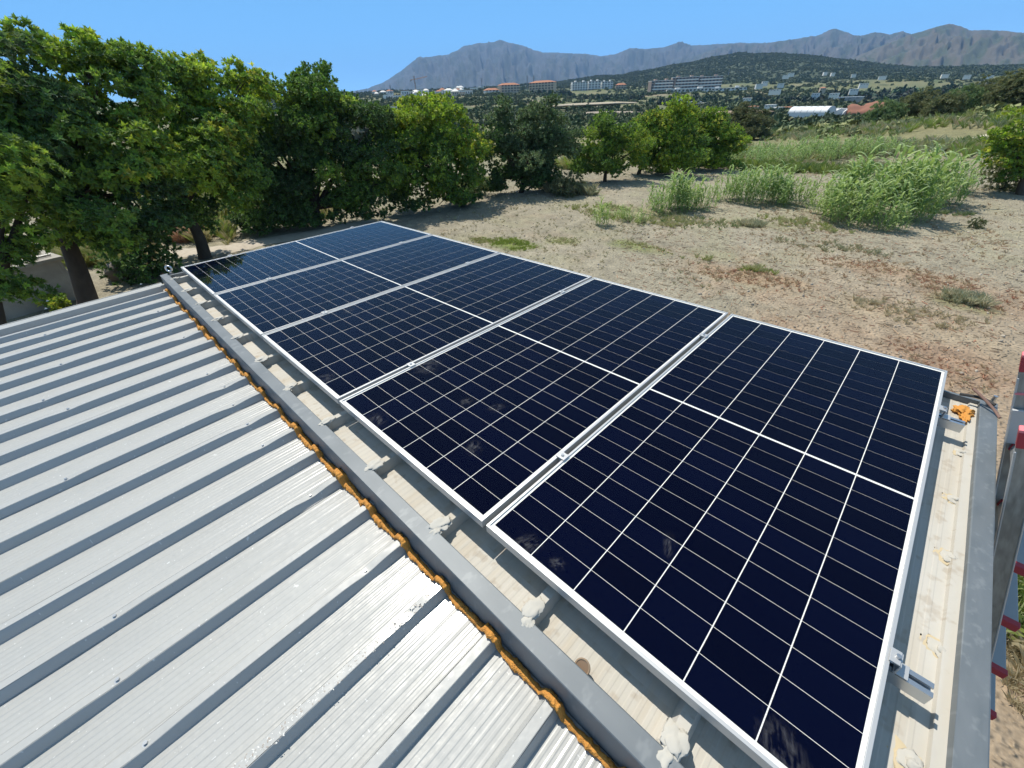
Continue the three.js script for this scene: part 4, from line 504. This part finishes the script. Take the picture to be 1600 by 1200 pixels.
block('stepped terrace block with dark bands, left end of the large complex', 1031, 138, 760, 32, 17, 16, 5, far.tan, far.white, 'large terraced complex', 0.35, true); block('tallest stepped terrace block of the large complex', 1068, 135, 790, 38, 21, 16, 6, far.tan, far.white, 'large terraced complex', 0.2, true); block('stepped terrace block at the right end of the large complex', 1105, 134, 800, 38, 21, 16, 6, far.tan, far.white, 'large terraced complex', 0.1, true); block('low front terrace of the large complex', 1075, 145, 740, 60, 8, 10, 2, far.white, far.white, 'large terraced complex', 0.2); block('low white terrace row right of the large complex', 1135, 142, 760, 50, 6, 10, 2, far.white, far.white, 'large terraced complex', 0.05);
function house(label, group, p, w, h, d, wallM, roofM, turn, hip) { const g = thing('house', label, 'house', p, group); g.rotation.y = turn; mesh('wall', box(w, h + 3, d, 0, h / 2 - 1.5, 0), wallM, g); mesh('roof', hip ? new THREE.CylinderGeometry(w * 0.2, w * 0.74, h * 0.4, 4, 1).rotateY(Math.PI / 4).scale(1, 1, d / w).translate(0, h * 1.2, 0) : box(w * 1.04, 0.4, d * 1.04, 0, h + 0.2, 0), roofM, g); for (const x of [-0.3, 0, 0.3]) mesh('window', box(w * 0.12, h * 0.3, 0.2, x * w, h * 0.6, d / 2 + 0.04), far.pane, g); }
{
  const r = rng(1201);
  for (let k = 0; k < 34; k++) { const px = lerp(585, 765, r()), rr = lerp(700, 1050, r()), p = place(px, rr), w = 7 + 8 * r(); house('small white house in the far town below the mountain', 'houses of the far town', p, w, 4 + 3.5 * r(), 8, r() < 0.8 ? far.white : far.cream, r() < 0.45 ? far.tile : far.white, face(p) + (r() - 0.5), r() < 0.5); }
  for (const [px, py, rr, w, h, m, hip] of [[1187, 130, 640, 12, 4, 0], [1196, 126, 660, 10, 4, 0], [1212, 139, 560, 16, 3, 0], [1229, 116, 820, 12, 4, 0], [1237, 113, 850, 12, 4, 0], [1221, 129, 700, 10, 4, 0], [1276, 144, 500, 9, 4, 0], [1287, 134, 600, 8, 7, 1, 1], [1305, 144, 520, 11, 4, 0], [1330, 150, 450, 26, 3, 2], [1336, 137, 600, 12, 5, 0], [1351, 129, 700, 14, 4, 0], [1290, 112, 900, 8, 3, 0], [1302, 113, 900, 8, 3, 0], [1168, 152, 430, 10, 3, 0], [1178, 164, 360, 10, 3, 1, 1], [1205, 162, 360, 10, 3, 0], [1228, 165, 350, 14, 3.4, 1, 1], [1218, 166, 340, 8, 3, 0], [1062, 152, 480, 9, 3, 0], [1082, 158, 430, 22, 2.4, 2], [1022, 170, 330, 12, 2.2, 2], [1100, 160, 420, 16, 2, 0], [1513, 116, 800, 9, 3, 0], [1548, 117, 800, 9, 3, 0], [1478, 115, 850, 12, 3, 0], [1550, 128, 650, 12, 2.5, 1], [1380, 118, 850, 14, 3, 0], [610, 165, 220, 10, 3, 1], [1335, 115, 900, 9, 3, 0]]) { const p = at(px, py, rr); p.y -= h * 0.6; const t = r(); house('', '', p, w * 0.6, h * 0.34, 4.5, [far.white, far.cream, far.grey][m], hip ? far.tile : m === 2 ? far.plastic : far.white, face(p) + (t - 0.5) * 0.8, hip); scene.children[scene.children.length - 1].userData = { label: m === 2 ? 'long low grey shed roof in the fields of the valley' : hip ? 'small cream house with orange roof in the valley' : m ? 'small flat cream building in the valley' : 'small white house on the wooded slope of the valley', category: m === 2 ? 'shed' : 'house', group: 'houses on the valley slope' }; }
  { // tell the valley houses apart by their order from the left
    const nth = ['first', 'second', 'third', 'fourth', 'fifth', 'sixth', 'seventh', 'eighth', 'ninth', 'tenth', 'eleventh', 'twelfth', 'thirteenth', 'fourteenth', 'fifteenth', 'sixteenth', 'seventeenth', 'eighteenth', 'nineteenth', 'twentieth', 'twenty-first', 'twenty-second', 'twenty-third'], by = new Map();
    for (const o of scene.children) if (o.userData.group === 'houses on the valley slope') by.set(o.userData.label, [...(by.get(o.userData.label) ?? []), o]);
    for (const [label, l] of by) if (l.length > 1) l.sort((a, b) => azOf(a.position.x, a.position.z) - azOf(b.position.x, b.position.z)).forEach((o, i) => { o.userData.label = `${label}, ${nth[i]} from left`; });
  }
  // greenhouse: three white tunnels
  const tunnel = (label, px, py, rr, w, l, h, turn) => { const p = at(px, py, rr), g = thing('greenhouse', label, 'greenhouse', p, 'white tunnel greenhouses'); g.rotation.y = turn; const s = new THREE.Shape(); s.moveTo(-w / 2, -2); s.lineTo(w / 2, -2); s.lineTo(w / 2, h * 0.45); s.absellipse(0, h * 0.45, w / 2, h * 0.55, 0, Math.PI, false); s.lineTo(-w / 2, -2); mesh('cover', new THREE.ExtrudeGeometry(s, { depth: l, bevelEnabled: false, curveSegments: 14 }).translate(0, 0, -l / 2), far.plastic, g); for (let k = 0; k <= 6; k++) mesh('hoop', limb(Array.from({ length: 13 }, (_, i) => { const a = (i / 12) * Math.PI; return new THREE.Vector3(Math.cos(a) * (w / 2 + 0.03), h * 0.45 + Math.sin(a) * (h * 0.55 + 0.03), -l / 2 + (l * k) / 6); }), Array(13).fill(0.07), 4), far.grey, g); mesh('door', box(w * 0.3, h * 0.5, 0.1, 0, h * 0.2, l / 2 + 0.06), far.grey, g); };
  { const p = at(1265, 184, 250); tunnel('long white tunnel greenhouse in the valley', 1265, 184, 250, 7.5, 16, 4.2, face(p) + 1.1); tunnel('shorter white tunnel greenhouse beside the earth mound, left one', 1302, 183, 258, 6, 12, 3.2, face(p) + 0.4); tunnel('shorter white tunnel greenhouse beside the earth mound, right one', 1316, 183, 258, 6, 12, 3.2, face(p) + 0.4); }
  const mp = at(1353, 184, 252), mound = mesh('earth_mound', lump(1301, 8, 5.0, 5, 0.45, 5, 2.4), std({ map: texture(256, (x, y) => mixc([0.24, 0.095, 0.065], [0.31, 0.15, 0.10], fbm(x * 5, y * 5, 4, 1303))), color: [1, 1, 1], roughness: 1 })); mound.position.copy(mp); tag(mound, 'red-brown earth mound beside the white greenhouses', 'mound');
  const sand = mesh('bare_ground', lump(1305, 14, 0.8, 5, 0.2, 3), std({ color: [0.5, 0.38, 0.25], roughness: 1 })); sand.position.copy(at(1345, 189, 243)); sand.rotation.y = face(mp); structure(sand);
  // fields with retaining banks seen between the trees
  for (const [px, py, rr, w, d, c] of [[930, 178, 260, 44, 10, [0.33, 0.27, 0.21]], [915, 190, 215, 34, 12, [0.36, 0.30, 0.24]], [925, 163, 340, 60, 10, [0.40, 0.34, 0.25]], [1150, 176, 300, 40, 12, [0.30, 0.22, 0.15]]]) { const p = at(px, py, rr); const f = mesh('field', lump(1400 + px, w / 2, 1.0, d, 0.12, 3), std({ color: c, roughness: 1 })); f.position.copy(p); f.rotation.y = face(p); structure(f); }
  // tower crane
  const cp = place(651, 950), cg = thing('tower_crane', 'thin orange tower crane standing over the far town', 'crane', cp); const top = at(651, 124, 950).y - cp.y, lattice = (a, b, s) => { const l = []; const n = Math.max(4, Math.round(a.distanceTo(b) / (s * 2))); const dir = b.clone().sub(a).normalize(), up2 = Math.abs(dir.y) > 0.7 ? new THREE.Vector3(1, 0, 0) : new THREE.Vector3(0, 1, 0), e = new THREE.Vector3().crossVectors(dir, up2).normalize(), f = new THREE.Vector3().crossVectors(dir, e); const c = (t, i) => a.clone().lerp(b, t).addScaledVector(e, (i & 1 ? 1 : -1) * s / 2).addScaledVector(f, (i & 2 ? 1 : -1) * s / 2); for (let i = 0; i < 4; i++) l.push(limb([c(0, i), c(1, i)], [0.16, 0.16], 4)); for (let k = 0; k < n; k++) for (const [i, j] of [[0, 1], [1, 3], [3, 2], [2, 0]]) l.push(limb([c(k / n, i), c((k + 1) / n, j)], [0.1, 0.1], 4)); return merge(l); };
  const jr = RIGHT.clone().setY(0).normalize(); mesh('mast', lattice(new THREE.Vector3(0, -3, 0), new THREE.Vector3(0, top + 5, 0), 1.6), far.mast, cg); mesh('jib', lattice(new THREE.Vector3(0, top, 0), jr.clone().multiplyScalar(24).setY(top + 3.5), 1.2), far.mast, cg); mesh('counter_jib', lattice(new THREE.Vector3(0, top, 0), jr.clone().multiplyScalar(-7).setY(top - 0.4), 1.2), far.mast, cg); mesh('counterweight', box(2, 2.4, 2, -jr.x * 7, top - 1.4, -jr.z * 7), far.grey, cg);
  for (const [px, py, rr, lab] of [[824, 118, 900, 'left of the two tall masts above the orange roofs'], [834, 118, 905, 'right of the two tall masts above the orange roofs'], [754, 122, 1000, 'thin mast standing over the middle of the far town'], [612, 133, 900, 'thin mast over the left end of the far town'], [1131, 108, 1200, 'lattice mast on the wooded hill left of its crest']]) { const p = place(px, rr), h = at(px, py, rr).y - p.y, g = thing('lattice_mast', lab, 'mast', p); mesh('tower', lattice(new THREE.Vector3(0, -2, 0), new THREE.Vector3(0, h, 0), 1.1), far.pylon, g); mesh('crossarm', box(5, 0.3, 0.3, 0, h * 0.85, 0), far.pylon, g); }
  // street lamp between the trees
  const lp = place(885, 75), lg = thing('street_lamp', 'pole with arm and white globe lamp above the grey-green tree', 'street lamp', lp), lh = at(886, 176, 75).y - lp.y, ly = at(868, 191, 75).y - lp.y; mesh('pole', limb([new THREE.Vector3(0, -0.2, 0), new THREE.Vector3(0, lh, 0)], [0.09, 0.06], 8), far.pylon, lg); mesh('arm', limb([new THREE.Vector3(0, ly, 0), jr.clone().multiplyScalar(-1.9).setY(ly)], [0.05, 0.04], 6), far.pylon, lg); mesh('globe', new THREE.SphereGeometry(0.38, 16, 12).scale(1, 0.8, 1).translate(-jr.x * 1.9, ly + 0.05, -jr.z * 1.9), far.white, lg);
}
// dried droplets along one rib of the white roof
{ const r = rng(77), l = []; const u = RIB0 - PITCH * 5 - 0.03; for (let k = 0; k < 300; k++) { const v = lerp(-0.22, -0.95, r()), du = (r() - 0.5) * 0.03 + 0.004 * Math.sin(v * 40), s = 0.0008 + 0.0012 * r(); l.push([P(u + du, v, roofN(v) + 0.0397), _up.clone(), r() * 6, new THREE.Vector3(s, 0.0004, s * (1 + 1.5 * r())), r() < 0.6 ? [0.62, 0.61, 0.58] : [0.36, 0.32, 0.28]]); }
  tag(instances('dried_droplets', new THREE.IcosahedronGeometry(1, 1), std({ color: 0xffffff, roughness: 0.9 }), l), 'trail of dried droplets along one rib of the white roof', 'droplets', null, 'stuff'); }
console.log('leaf sprays', leaves);
renderer.render(scene, camera);
